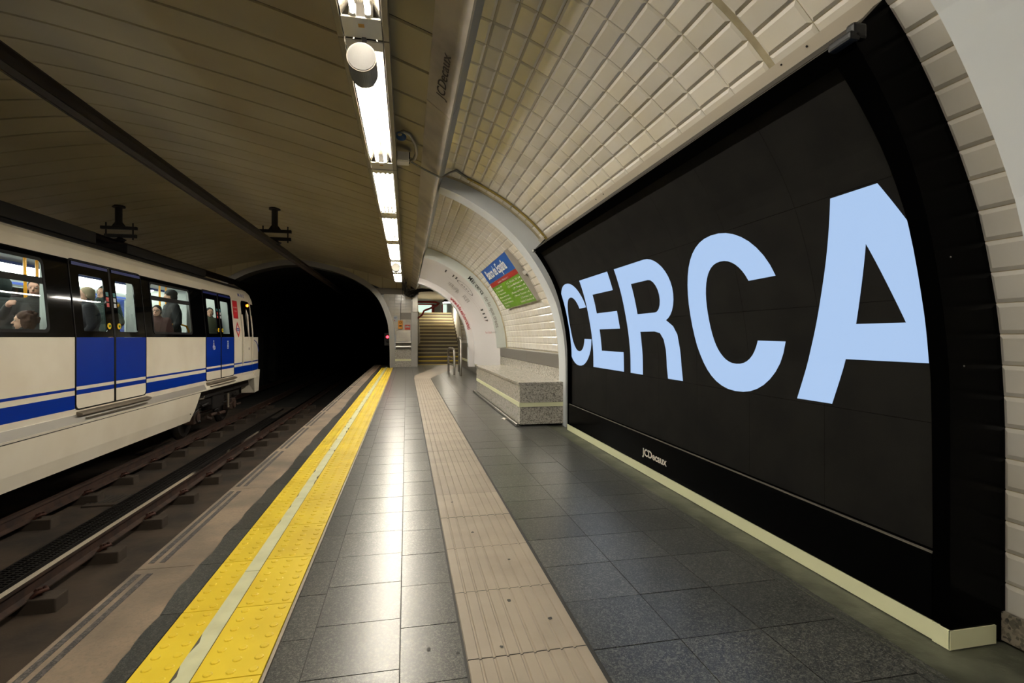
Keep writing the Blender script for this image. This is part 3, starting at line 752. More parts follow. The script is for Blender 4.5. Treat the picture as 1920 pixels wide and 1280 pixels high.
cpt = thing('grey_conduit', (.2, 4.6, 2.5), 'grey conduit crossing under the soffit from the junction box to the tiled vault', 'conduit')
for dx in (0, .022): obj('pipe', MB().tube([(p[0], p[1] + dx, p[2] + dx * .3) for p in cp_] + [(WALL.off(WALL.len - .12, .02).x, 5.12 + dx, WALL.off(WALL.len - .12, .02).y), (WALL.off(WALL.len - .25, .016).x, 5.22 + dx, WALL.off(WALL.len - .25, .016).y)], .009, 8), 'conduit', cpt)
cpt = thing('yellow_conduit', (1.0, 5.25, 2.4), 'pair of yellowish conduits curving down the tiled vault to the black display', 'conduit')
for dx in (0, .022):
    pts = []
    for i in range(17):
        s = WALL.len - .25 - (WALL.len - .25 - WALL.s_of_z(2.03)) * i / 16; q_ = WALL.off(s, .02); pts.append((q_.x, 5.22 + dx, q_.y))
    obj('pipe', MB().tube(pts, .009, 8), 'brass', cpt)
for i in (1, 8, 15):
    s = WALL.len - .25 - (WALL.len - .25 - WALL.s_of_z(2.03)) * i / 16; q_ = WALL.off(s, .03)
    obj('clamp', MB().tube([(q_.x, 5.195, q_.y), (q_.x, 5.265, q_.y)], .005, 6), 'steel', cpt)

# ---------------------------------------------------------------- the big LED display
disp = thing('advertising_display', (1.8, 3.3, 0), 'huge curved black LED display showing pale blue letters along the right wall', 'display')
F = [(1.715, 0), (1.715, .75), (1.705, .95), (1.68, 1.13), (1.628, 1.37), (1.545, 1.60), (1.425, 1.81), (1.335, 1.93)]
FP = Prof(F, 5)
G = Prof([(1.745, -.0), (1.745, .75), (1.735, .95), (1.71, 1.13), (1.657, 1.37), (1.573, 1.605), (1.45, 1.82), (1.355, 1.95)], 5)
def gmap(o): return lambda u, w_, n: (G.off(w_, o + n).x, u, G.off(w_, o + n).y)
def fmap(o): return lambda u, w_, n: (FP.off(w_, o + n).x, u, FP.off(w_, o + n).y)
Y0, Y1 = 1.33, 5.33
FL = FP.len; lv = levels(0, FL, .07)
# side cheeks (solid between front curve and wall)
def cheek(ya, yb):
    mb = MB(); n_ = 26; vs = []
    z0 = .0
    for i in range(n_ + 1):
        a = FP.off(FL * i / n_, 0); b = WALL.off((WALL.s_of_z(2.06)) * i / n_ + .02 * (1 - i / n_), -.004)
        vs += [(a.x, ya, a.y), (b.x, ya, max(b.y, 0)), (b.x, yb, max(b.y, 0)), (a.x, yb, a.y)]
    fs = []
    for i in range(n_):
        for k in range(4): fs.append((4 * i + k, 4 * i + (k + 1) % 4, 4 * i + 4 + (k + 1) % 4, 4 * i + 4 + k))
    fs += [(4 * n_, 4 * n_ + 1, 4 * n_ + 2, 4 * n_ + 3), (3, 2, 1, 0)]
    mb.add(vs, fs); return mb
obj('side_cheek', cheek(Y0, Y0 + .03), 'black', disp); obj('side_cheek', cheek(Y1 - .03, Y1), 'black', disp)
BOT, TOP = .285, FL - .065
obj('front_frame', sheet([[(Y0 + .001, .06), (Y1, .06), (Y1, FL), (Y0 + .001, FL)], [(1.385, BOT), (5.27, BOT), (5.27, TOP), (1.42, TOP), (1.395, 1.4)]], fmap(-.03), .031, (), lv), 'blackmatte', disp)
obj('bottom_panel', sheet([rrect(1.386, 5.27, .062, BOT - .004)], fmap(-.005), .009, (), ()), 'black', disp)
obj('panel_lip', MB().box(1.712, 1.724, 1.386, 5.27, BOT - .004, BOT), 'greymetal', disp)
obj('top_cover', MB().add([(FP.off(FL, 0).x, Y0, FP.off(FL, 0).y), (FP.off(FL, 0).x, Y1, FP.off(FL, 0).y), (1.50, Y1, 2.08), (1.50, Y0, 2.08)], [(0, 1, 2, 3)]), 'blacksatin', disp)
led = obj('led_screen', sheet([rrect(1.38, 5.28, BOT - .02, G.len, 0)], gmap(0), 0, (), levels(BOT, G.len, .06)), 'led', disp)
# module seams
sm = MB()
for k in range(1, 8): 
    y = 1.38 + .4875 * k; sm_ = sheet([rrect(y - .0004, y + .0004, BOT, G.len)], gmap(.0012), 0, (), levels(BOT, G.len, .08)); sm.add(sm_.v, sm_.f)
for k in range(1, 4):
    s = BOT + .425 * k; sm_ = sheet([rrect(1.38, 5.28, s - .0004, s + .0004)], gmap(.0012), 0, (), ()); sm.add(sm_.v, sm_.f)
obj('module_seam', sm, 'black', led)
WB, WT = .718, 1.552
lvl = levels(WB - .02, WT + .02, .04)
def letter(ols, us=()):
    return obj('letter', sheet(ols, gmap(.002), 0, us, lvl), 'letter', disp)
def cshape(cy, clipmax=None):
    oa, oh, ia, ih = .400, .427, .213, .279; cs = 1.136; out = []; 
    t0 = math.asin(.142 / oh); t1 = math.asin(.142 / ih)
    def se(t, a, h, e): c, s = math.cos(t), math.sin(t); return (abs(c) ** e * (1 if c >= 0 else -1) * a, abs(s) ** e * (1 if s >= 0 else -1) * h)
    for i in range(41):
        t = t0 + (2 * math.pi - 2 * t0) * i / 40; p = se(t, oa, oh, .92); out.append((cy - p[0], cs + p[1]))
    inn = []
    for i in range(41):
        t = t1 + (2 * math.pi - 2 * t1) * i / 40; p = se(t, ia, ih, .9); inn.append((cy - p[0], cs + p[1]))
    out += inn[::-1]
    if clipmax: out = [(min(p[0], clipmax), p[1]) for p in out]
    return [out]
# far C is cut by the far edge of the screen
bm = bmesh.new()
ol = cshape(5.013)[0]
vs = [bm.verts.new((p[0], p[1], 0)) for p in ol]
for a, b in zip(vs, vs[1:] + vs[:1]): bm.edges.new((a, b))
bmesh.ops.triangle_fill(bm, use_beauty=True, edges=bm.edges[:])
bmesh.ops.bisect_plane(bm, geom=bm.verts[:] + bm.edges[:] + bm.faces[:], plane_co=(5.27, 0, 0), plane_no=(1, 0, 0), clear_outer=True)
obj('letter', _cut(bm, gmap(.002), 0, (), lvl), 'letter', disp, label='first letter C, cut by the screen edge')
letter([[(4.615, WB), (3.918, WB), (3.918, .878), (4.393, .878), (4.393, 1.073), (3.94, 1.073), (3.94, 1.22), (4.393, 1.22), (4.393, 1.394), (3.928, 1.394), (3.928, WT), (4.615, WT)]])
def arc(cx, cy, rx, ry, a0, a1, n=10): return [(cx + rx * math.cos(R(a0 + (a1 - a0) * i / n)), cy + ry * math.sin(R(a0 + (a1 - a0) * i / n))) for i in range(n + 1)]
Ro = [(3.79, WB), (3.79, WT)] + [(3.30, WT)] + arc(3.27, 1.325, .262, .227, 90, 180, 9)[0:] + arc(3.22, 1.325, .212, .215, 180, 255, 7)[1:] 
Ro += [(3.085, 1.075), (3.045, 1.02), (3.03, .93), (3.022, .82), (3.005, WB), (3.197, WB), (3.212, .80), (3.216, .92), (3.232, .985), (3.275, 1.03), (3.35, 1.042), (3.575, 1.042), (3.575, WB)]
Rh = [(3.575, 1.176), (3.575, 1.408), (3.32, 1.408)] + arc(3.30, 1.292, .105, .116, 90, 270, 10) 
letter([Ro, Rh])
letter(cshape(2.457))
letter([[(2.022, .722), (1.826, .722), (1.752, .912), (1.416, .912), (1.416, 1.40), (1.484, WT), (1.686, WT)], [(1.688, 1.053), (1.484, 1.053), (1.588, 1.352)]])
obj('logo', text('JCDecaux', .355, .052, lambda u, w_, n: (1.7105 - n, 3.51 - u, .133 + w_), .03), 'cream_text', disp, label='small cream white lettering')
for ya, yb in ((Y0 + .055, Y1),): obj('base_strip', MB().box(1.712, 1.722, ya, yb, -.004, .058), 'lumintrim', disp)
obj('base_strip', MB().box(1.708, 1.72, Y0 - .004, Y0 + .053, -.006, .056).box(1.708, 1.895, Y0 - .006, Y0 - .001, -.004, .056), 'lumintrim', disp)
# corner caps
def cap(y, sgn):
    p = FP.off(FL, .005); m = MB().box(p.x - .008, p.x + .03, y - .012 if sgn > 0 else y - .06, y + .075 if sgn > 0 else y + .012, p.y - .018, p.y + .010, .008)
    if sgn > 0: m.box(p.x + .005, p.x + .055, y - .012, y + .02, p.y - .012, p.y + .038, .009)
    obj('corner_cap', m, 'blacksatin', disp)
cap(Y0, 1); cap(Y1, -1)
ww = MB()
for s in (.9, 1.25): q_ = FP.off(s, -.06); ww.ell((q_.x, Y0 - .001, q_.y), (.003, .002, .003), 8, 6)
obj('cheek_screw', ww, 'steel', disp)

# ---------------------------------------------------------------- bench
bn = thing('granite_bench', (1.5, 7.4, 0), 'long speckled granite bench with a cream stripe built against the tiled wall', 'bench')
BX, BA, BB = 1.245, 5.60, 9.22
for k in range(2):
    a = BA + (BB - BA) / 2 * k; b = a + (BB - BA) / 2
    obj('lower_slab', MB().box(BX, 1.80, a + .001, b - .001, 0.02, .215, .003), 'granite', bn)
    obj('upper_slab', MB().box(BX, 1.80, a + .001, b - .001, .265, .46, .003), 'granite', bn)
    obj('seat_slab', MB().box(BX - .012, 1.80, a + .001, b - .001, .462, .492, .003), 'granite', bn)
    obj('back_slab', MB().box(1.755, 1.90, a + .001, b - .001 + .4 * k, .49, .635, .002), 'granite', bn)
    obj('steel_band', MB().box(1.75, 1.90, a + .001, b - .001 + .4 * k, .64, .80, .003), 'steeldark', bn)
    obj('stripe', MB().box(BX - .004, BX + .03, a, b, .215, .265), 'lumintrim', bn)
obj('stripe', MB().box(BX - .004, 1.79, BA - .004, BA + .02, .217, .263), 'lumintrim', bn)
obj('plinth', MB().box(BX + .03, 1.8, BA + .03, BB, 0, .03), 'dark', bn)
obj('foot_rail', MB().tube([(BX - .03, BA - .03, .018), (BX - .035, BB + .1, .018)], .018, 10), 'steel', bn)
random.seed(9)
pb = MB(); bm = bmesh.new(); bmesh.ops.create_icosphere(bm, subdivisions=2, radius=1)
for v in bm.verts: v.co = Vector((v.co.x * .03 * random.uniform(.6, 1.3) + 1.17, v.co.y * .045 * random.uniform(.6, 1.3) + 6.15, abs(v.co.z) * .013 * random.uniform(.5, 1.5) + .001))
obj('crumpled_paper', pb.bm(bm), 'paper', None, 'crumpled scrap of white paper on the floor beside the bench', 'litter')
bm = bmesh.new(); bmesh.ops.create_icosphere(bm, subdivisions=2, radius=1); pb = MB()
for v in bm.verts: v.co = Vector((v.co.x * .016 * random.uniform(.6, 1.3) + .66, v.co.y * .02 * random.uniform(.6, 1.3) + 6.95, abs(v.co.z) * .006 * random.uniform(.5, 1.5) + .001))
obj('paper_scrap', pb.bm(bm), 'paper', None, 'tiny white scrap on the dark floor beside the beige grooved path', 'litter')
wv = MB(); random.seed(31)
for (x_, y_) in ((1.86, 1.21), (1.89, 1.235), (1.90, 1.19), (1.885, 1.18)): wv.box(x_, x_ + .006, y_, y_ + .003, -.008, -.0065)
obj('floor_fleck', wv, 'white', floor, kind='stuff')

# ---------------------------------------------------------------- station sign
sg = thing('station_sign', (1.5, 7.9, 1.5), 'tilted blue, red and green station name sign on the tiled wall above the bench', 'sign')
PB = Vector((1.745, 1.505)); PT = Vector((1.295, 2.155)); SL = (PT - PB).length; dd = (PT - PB).normalized(); nnr = Vector((-dd.y, dd.x))
YN, YF = 6.78, 8.98
def smap(o):   # u from far (left in view) to near, w upwards
    return lambda u, w_, n: ((PB + dd * w_ + nnr * (o + n)).x, YF - u, (PB + dd * w_ + nnr * (o + n)).y)
SWD = YF - YN
def plate(u0, u1, w0, w1, o, d=.003): return sheet([rrect(u0, u1, w0, w1)], smap(o), d)
obj('case', plate(-.0, SWD, 0, SL, -.075, .07), 'signgrey', sg)
obj('side_frame', plate(SWD, SWD + .02, -.01, SL + .01, -.08, .085), 'signgrey', sg)
obj('back_box', plate(.2, SWD - .1, .05, SL - .08, -.16, .08), 'dark', sg)
obj('mounting_bracket', plate(SWD - .06, SWD + .05, SL * .48, SL * .55, -.2, .16), 'greybox', sg)
zr = .555 * SL; zb = .655 * SL
obj('blue_field', plate(.0, SWD, zb + .008, SL, -.003), 'signblue', sg)
obj('red_field', plate(.0, SWD, zr + .006, zb, -.003), 'signred', sg)
obj('green_field', plate(.0, SWD, 0, zr, -.003), 'signgreen', sg)
obj('divider', plate(SWD * .5, SWD * .5 + .006, .01, zr - .01, .001, .001), 'inkgrey', sg)
def stx(txt, u, w_, wd, ht, b=0.0, m='white'):
    f0 = smap(.0022); obj('print', text(txt, wd, ht, lambda a, c, n: f0(a + u, c + w_, n), b), m, sg)
stx('Banco de España', .22, zb + .075, 1.62, .165, .022)
stx('Andén 1 Platform 1', .70, zr + .022, .82, .035)
for i, s in enumerate(['C. Alcalá, 49', 'C. Barquillo', 'Pº. Recoletos', 'Museo del Prado', 'Banco de España', 'Casa de América', 'Salida']):
    wd = .052 * len(s); stx(s, .12, zr - .058 - .058 * i, wd, .03, .004)
for i, s in enumerate(['( C. Alcalá, 50 )', '( C. Los Madrazo )', '( Pº. Prado )', '( Museo del Prado )', '( Museo Thyssen )', '( Correos )', 'Salida Cibeles']):
    wd = .050 * len(s); stx(s, SWD - .17 - wd, zr - .058 - .058 * i, wd, .032, .006)
ar = MB()
for i in range(7):
    w_ = zr - .045 - .058 * i; m_ = sheet([[(SWD - .05, w_), (SWD - .085, w_ + .02), (SWD - .085, w_ + .006), (SWD - .13, w_ + .006), (SWD - .13, w_ - .006), (SWD - .085, w_ - .006), (SWD - .085, w_ - .02)]], smap(.0022)); ar.add(m_.v, m_.f)
obj('arrow', ar, 'white', sg)

# ---------------------------------------------------------------- curved advertising panels
ad = thing('curved_advertisement', (1.8, 11.7, .5), 'curved white advertising panel with red web address on the vault beyond the bench', 'advertisement')
RA, RB = 9.97, 13.5
def strip(y0, y1, s0, off0, off1, smax=None):
    nn = 40; vs = []; sm = smax or WALL.len
    for i in range(nn + 1):
        s = s0 + (sm - s0) * i / nn; a = WALL.off(s, off0); b = WALL.off(s, off1); vs += [(a.x, y0, a.y), (b.x, y1, b.y)]
    return MB().add(vs, [(2 * i, 2 * i + 1, 2 * i + 3, 2 * i + 2) for i in range(nn)], True)
SZ = WALL.s_of_z
T1 = .185; T2 = .33
obj('front_edge', strip(RA, RA + .02, SZ(.80), -.01, T1), 'vinyledge', ad)
obj('main_face', strip(RA + .02, RB, SZ(.80), T1, T1), 'vinyl', ad)
obj('lower_face', strip(RA - .35, RB, SZ(.30), T1 + .0, T1, SZ(.80)), 'vinyl', ad)
ad2 = obj('inner_edge', strip(RB, RB + .02, SZ(.22), T1 - .02, T2), 'vinyl', ad)
obj('inner_return', strip(RB + .02, RB + .28, SZ(.22), T2, T2), 'rib', ad)
def facemap(y, s0, off):    # lettering on a face towards the camera, reading down the arc, tops outward
    return lambda u, w_, n: (WALL.off(s0 - u, off - w_).x, y - .003, WALL.off(s0 - u, off - w_).y)
WL = WALL.len
s1 = SZ(2.16)
obj('slogan', text('Más cerca', .47, .082, facemap(RA, SZ(2.26), .150), .009, .05), 'ink', ad, label='bold black slogan along the arc')
obj('slogan', text('de lo que crees', .70, .078, facemap(RA, SZ(2.26) - .53, .150), .0, .05), 'inkgrey', ad)
obj('web_address', text('www.bde.es/cercadeti', 1.12, .085, facemap(RB, SZ(2.22), .285), .02, .05), 'inkred', ad, label='red web address')
def inner(o=.004): return lambda u, w_, n: (WALL.off(w_, T1 + o + .0).x, u, WALL.off(w_, T1 + o).y)
im = inner(.004)
dr = MB()
def ln_(pts, wd=.012, mb=None):
    for a, b in zip(pts, pts[1:]):
        d = Vector((b[0] - a[0], b[1] - a[1])); L_ = d.length; d.normalize(); pn = Vector((-d.y, d.x)) * wd / 2
        mb.add([im(a[0] + pn.x, a[1] + pn.y, 0), im(b[0] + pn.x, b[1] + pn.y, 0), im(b[0] - pn.x, b[1] - pn.y, 0), im(a[0] - pn.x, a[1] - pn.y, 0)], [(0, 1, 2, 3)])
s_top, s_lo = SZ(2.42), SZ(1.42)
for (y, s) in ((10.35, SZ(2.52)), (10.4, SZ(2.42)), (10.4, SZ(2.37)), (10.5, SZ(1.66)), (10.5, SZ(1.57)), (10.5, SZ(1.49)), (10.45, SZ(1.41))): ln_([(y, s), (y + .35, s)], .034, dr)
ln_([(12.0 - .1, SZ(2.08)), (12.2, SZ(1.98))], .014, dr)
el = [(10.75 + .28 * math.cos(a), SZ(2.18) + .24 * math.sin(a)) for a in [6.283 * k / 28 for k in range(29)]]
ln_(el, .02, dr)
for k in range(4): ln_([(10.75, SZ(2.18) - .12 + .07 * k), (10.85, SZ(2.18) - .10 + .07 * k)], .03, dr)
obj('drawing', dr, 'ink', ad)
dp = MB(); ln_([(11.1, SZ(2.47)), (11.15, SZ(2.2)), (11.12, SZ(1.8)), (10.9, SZ(1.42)), (10.5, SZ(1.38))], .012, dp); ln_([(10.3, SZ(2.47)), (10.3, SZ(1.45))], .01, dp)
obj('drawing_line', dp, 'inkpink', ad)
dt = MB(); random.seed(2)
for (yc, z, nl) in ((11.6, 2.42, 6), (11.7, 2.33, 7), (11.9, 2.24, 3), (11.5, 2.08, 8)):
    for k in range(nl): ln_([(yc + .05 * random.random(), SZ(z) - .028 * k), (yc + .5 + .2 * random.random(), SZ(z) - .028 * k)], .010, dt)
obj('small_print', dt, 'inkgrey', ad)
obj('bank_name', text('Banco de España', .8, .05, lambda u, w_, n: im(11.2 - u, SZ(1.12) + w_, 0), .0, .1), 'inkred', ad)
obj('bank_name', text('Eurosistema', .55, .045, lambda u, w_, n: im(10.4 - u, SZ(1.12) + w_, 0), .0, .1), 'inkgrey', ad)

# hoop barriers
def hoop(x0, y0, x1, y1, hgt, bars, lab):
    t = thing('guard_hoop', ((x0 + x1) / 2, (y0 + y1) / 2, 0), lab, 'barrier')
    pts = [(x0, y0, 0), (x0, y0, hgt - .08)]
    for k in range(1, 6):
        a = math.pi / 2 * k / 5; pts.append((x0 + (x1 - x0) * .3 * (1 - math.cos(a)), y0 + (y1 - y0) * .3 * (1 - math.cos(a)), hgt - .08 + .08 * math.sin(a)))
    for k in range(5, -1, -1):
        a = math.pi / 2 * k / 5; pts.append((x1 - (x1 - x0) * .3 * (1 - math.cos(a)), y1 - (y1 - y0) * .3 * (1 - math.cos(a)), hgt - .08 + .08 * math.sin(a)))
    pts.append((x1, y1, 0))
    obj('hoop_tube', MB().tube(pts, .03, 10), 'steel', t)
    for z in bars: obj('crossbar', MB().tube([(x0, y0, z), (x1, y1, z)], .02, 8), 'steel', t)
hoop(1.20, 15.0, 1.24, 13.6, .69, (.25, .62 * .69), 'low stainless steel hoop barrier in front of the stairs')
hoop(1.50, 14.9, 1.37, 13.2, .98, (.22, .5), 'tall stainless steel hoop barrier beside the white advertising panel')

# ---------------------------------------------------------------- overhead rails and hangers
def catrail(x, lab, y1=45):
    t = thing('overhead_rail', (x, 5, 2.6), lab, 'overhead rail')
    obj('beam', MB().extr([(x - .008, 2.585), (x + .008, 2.585), (x + .028, 2.62), (x + .012, 2.64), (x + .012, 2.70), (x + .045, 2.712), (x + .045, 2.722), (x - .045, 2.722), (x - .045, 2.712), (x - .012, 2.70), (x - .012, 2.64), (x - .028, 2.62)], YA, y1), 'catenary', t)
    obj('contact_wire', MB().tube([(x, YA, 2.58), (x, y1, 2.58)], .008, 6), 'catenary', t)
    return t
catrail(-2.35, 'dark overhead current rail above the empty near track', 22)
catrail(-5.06, 'dark overhead current rail above the train roof', 22)
def hanger(x, y, lab):
    ztop = ceil_z(x); t = thing('rail_hanger', (x, y, ztop), lab, 'bracket')
    obj('post', MB().tube([(x - .02, y, ztop + .05), (x - .02, y, 2.98)], .055, 14), 'dark', t)
    obj('flange', MB().tube([(x - .02, y, ztop - .03), (x - .02, y, ztop + .0)], .1, 14), 'dark', t)
    obj('gusset', MB().add([(x - .13, y - .01, 2.975), (x + .09, y - .01, 2.975), (x + .03, y - .01, 3.06), (x - .07, y - .01, 3.06), (x - .13, y + .01, 2.975), (x + .09, y + .01, 2.975), (x + .03, y + .01, 3.06), (x - .07, y + .01, 3.06)], [(0, 1, 2, 3), (7, 6, 5, 4), (0, 4, 5, 1), (1, 5, 6, 2), (2, 6, 7, 3), (3, 7, 4, 0)]), 'dark', t)
    obj('upper_bar', MB().box(x - .30, x + .27, y - .03, y + .03, 2.92, 2.975, .006), 'dark', t)
    obj('lower_bar', MB().box(x - .24, x + .26, y - .03, y + .03, 2.775, 2.835, .006), 'dark', t)
    obj('threaded_rod', MB().tube([(x - .22, y, 2.76), (x - .22, y, 3.04)], .012, 8), 'dark', t)
    obj('threaded_rod', MB().tube([(x + .205, y, 2.74), (x + .205, y, 3.04)], .012, 8), 'dark', t)
    obj('insulator', MB().tube([(x, y, 2.79), (x, y, 2.76), (x, y, 2.74), (x, y, 2.70)], [.03, .05, .10, .06], 14), 'dark', t)
hanger(-5.0, 10.35, 'dark steel hanger on the ceiling above the train roof')
hanger(-2.35, 10.1, 'dark steel hanger on the ceiling above the empty track')

# ---------------------------------------------------------------- rails with supports
def rail(x, lab, shiny, y0=2.2, blocks=True, y1=17.5):
    t = thing('rail', (x, 3, -1.15), lab, 'rail')
    z = -1.0
    obj('rail_body', MB().extr([(x - .06, z - .15), (x + .06, z - .15), (x + .06, z - .14), (x + .012, z - .12), (x + .010, z - .04), (x + .03, z - .03), (x + .03, z - .001), (x - .03, z - .001), (x - .03, z - .03), (x - .01, z - .04), (x - .012, z - .12), (x - .06, z - .14)], YA, 45), 'railrust', t)
    obj('rail_head', MB().box(x - .029, x + .029, YA, 45, z - .003, z + .001, 0), 'railhead' if shiny else 'railrust', t)
    if blocks:
        y = y0; pr_ = None
        while y < y1:
            if pr_ is None:
                b = obj('support_block', MB().box(x - .08, x + .26, y - .085, y + .085, z - .27, z - .135, .012), 'block', t)
                c1 = obj('spring_clip', MB().tube([(x + .07, y - .05, z - .13), (x + .10, y - .05, z - .10), (x + .13, y - .03, z - .09), (x + .14, y + .02, z - .10), (x + .11, y + .05, z - .09), (x + .07, y + .05, z - .12), (x + .06, y + .01, z - .10)], .016, 7), 'clip', b)
                c2 = obj('clip_bolt', MB().tube([(x + .10, y, z - .14), (x + .10, y, z - .075)], .016, 8), 'clip', b)
                pr_ = (b, c1, c2, y)
            else:
                b = pr_[0].copy(); C.objects.link(b); b.location = (pr_[0].location.x, pr_[0].location.y + (y - pr_[3]), pr_[0].location.z)
                for c in pr_[1:3]:
                    d = c.copy(); C.objects.link(d); d.parent = b
            y += .93
    return t
rail(-3.07, 'rail of the empty near track with a bright polished running surface', True, 2.15)
rail(-4.34, 'rusty rail beside the lower edge of the train', False, 2.4)
rail(-1.63, 'rail of the near track hidden under the platform edge', True, 2.2, False)
rail(-5.78, 'far rail hidden beneath the train', False, 2.2, False)
gr = thing('drain_grating', (-3.6, 6, -1.15), 'dark perforated drain grating running between the two visible rails', 'grating')
gb = MB().box(-3.75, -3.735, 2, 17, -1.26, -1.20).box(-3.475, -3.46, 2, 17, -1.26, -1.20)
y = 2.6
while y < 15: gb.box(-3.735, -3.475, y, y + .018, -1.235, -1.205); y += .05
for xx in (-3.67, -3.605, -3.54): gb.box(xx - .006, xx + .006, 2.6, 15, -1.233, -1.207)
obj('grating_bars', gb, 'dark', gr, kind='stuff')
hz = MB(); y = 7.9
pl = thing('drain_cover', (-3.35, 8.0, -1.15), 'slotted drain cover plate on the track bed beside the grating', 'grating')
obj('plate', MB().box(-4.2, -3.77, 7.75, 8.3, -1.26, -1.225, .005), 'block', pl)
sl_ = MB()
for k in range(7): sl_.box(-4.16 + .055 * k, -4.14 + .055 * k, 7.85, 8.2, -1.226, -1.222)
obj('slot', sl_, 'joint', pl)

# ---------------------------------------------------------------- the train
tr = thing('metro_train', (-5.06, 8, -1.0), 'white and blue metro train standing on the far track with lit windows', 'train')
SX = [(-.58, -3.955), (-.40, -3.91), (-.20, -3.885), (-.07, -3.87), (-.03, -3.86), (.07, -3.905), (.14, -3.90), (1.0, -3.90), (1.45, -3.94), (1.93, -3.985), (2.08, -4.015), (2.15, -4.05), (2.20, -4.11)]
def side_x(z):
    if z <= SX[0][0]: return SX[0][1]
    for a, b in zip(SX, SX[1:]):
        if z <= b[0]: return a[1] + (b[1] - a[1]) * (z - a[0]) / (b[0] - a[0])
    return SX[-1][1] - (z - SX[-1][0])
def tmap(o=0.0): return lambda u, w_, n: (side_x(w_) + o + n, u, w_)
ZL = [-.4, -.2, -.07, -.03, .07, .14, .5, 1.0, 1.2, 1.45, 1.7, 1.93, 2.08, 2.15]
def tp(name, ols, m, o=0.0, d=.004, parent=None, label=None):
    return obj(name, sheet(ols, tmap(o), d, (), ZL), m, parent or tr, label)
YT0, YT1 = 2.0, 14.3
doors = [(3.02, 4.70), (7.09, 8.77), (11.18, 12.84)]
# lower side with door notches
def merged(rs):
    mb = MB()
    for r in rs:
        q = sheet([rrect(*r)], tmap(0), .004, (), ZL); mb.add(q.v, q.f)
    return mb
rs = [(YT0, YT1, -.055, .125)]; c0 = YT0
for a, b in doors + [(YT1 + .012, None)]:
    rs.append((c0, a - .012, .125, 1.0)); c0 = (b or 0) + .012
obj('lower_side', merged(rs), 'train_white', tr)
obj('upper_side', merged([(YT0, 12.87, 1.945, 2.19)]), 'train_white', tr)
obj('cab_side', merged([(12.87, YT1, 1.0, 2.19)]), 'train_white', tr)
bounds = [YT0] + [v for d in doors for v in d] + [YT1]
gaps = [(bounds[i], bounds[i + 1]) for i in range(0, len(bounds), 2)]
for k, (a, b) in enumerate(gaps):
    a += .016 if k else 0; b -= .016 if k < 3 else 0
    tp('thick_blue_stripe', [rrect(a, b, .139, .302)], 'train_blue', .004, .0015)
    tp('thin_blue_stripe', [rrect(a, b, .362, .392)], 'train_blue', .004, .0015)
tp('ledge_shade_band', [rrect(YT0, 11.1, -.028, .066)], 'ledge_shade', .0045, .0015)  # painted shade band along the flare above the skirt
sk = tp('side_skirt', [[(YT0, -.565), (10.55, -.565), (10.72, -.30), (10.86, -.068), (YT0, -.068)]], 'train_white', -.012, .012)
obj('skirt_fixing', MB().tube([(-3.905, 10.45, -.42), (-3.898, 10.45, -.42)], .012, 8), 'dark', sk)
# roof
rp = [(-4.11, 2.185), (-4.2, 2.27), (-4.45, 2.35), (-5.06, 2.38), (-5.67, 2.35), (-5.92, 2.27), (-6.01, 2.185)]
obj('roof', MB().extr(rp, YT0, 14.2, closed=True), 'roof', tr)
rb = MB().box(-5.9, -4.25, 3, 4.6, 2.3, 2.45, .02).box(-5.9, -4.25, 5.2, 8.2, 2.3, 2.47, .02).box(-5.9, -4.25, 9, 12.2, 2.3, 2.45, .02)
obj('roof_equipment', rb, 'roof', tr)
obj('drip_rail', MB().box(-4.13, -4.09, YT0, 14.0, 2.175, 2.2), 'roof', tr)
obj('far_side', MB().box(-6.24, -6.18, YT0, 14.3, -.3, 2.2), 'train_white', tr)
obj('underframe', MB().box(-6.1, -4.05, YT0, 14.6, -.25, .06), 'dark', tr)
obj('underfloor_boxes', MB().box(-5.9, -4.3, 3.0, 6.0, -.75, -.25, .02).box(-5.9, -4.3, 6.5, 9.6, -.7, -.25, .02), 'dark', tr)
# window bays
def window(a, b, w0, w1, transom=1.625):
    wn = tp('window_band', [rrect(a, b, 1.0, 1.942), rrect(w0, w1, 1.07, 1.86, .06, 4)], 'train_black', 0, .008)
    tp('window_frame', [rrect(w0 - .02, w1 + .02, 1.05, 1.88, .07, 4), rrect(w0 + .015, w1 - .015, 1.085, 1.845, .05, 4)], 'rubber', .006, .008, wn)
    tp('transom', [rrect(w0, w1, transom - .035, transom + .035)], 'rubber', .0, .010, wn)
    tp('pane', [rrect(w0 - .01, w1 + .01, 1.06, transom - .03)], 'glass', -.008, 0, wn); tp('pane', [rrect(w0 - .01, w1 + .01, transom + .03, 1.87)], 'glass', -.008, 0, wn)
    return wn
window(4.715, 7.075, 5.0, 6.62); window(8.785, 11.165, 9.05, 10.52)
tp('window_band', [rrect(YT0, 3.0, 1.0, 1.942)], 'train_black', 0, .008)
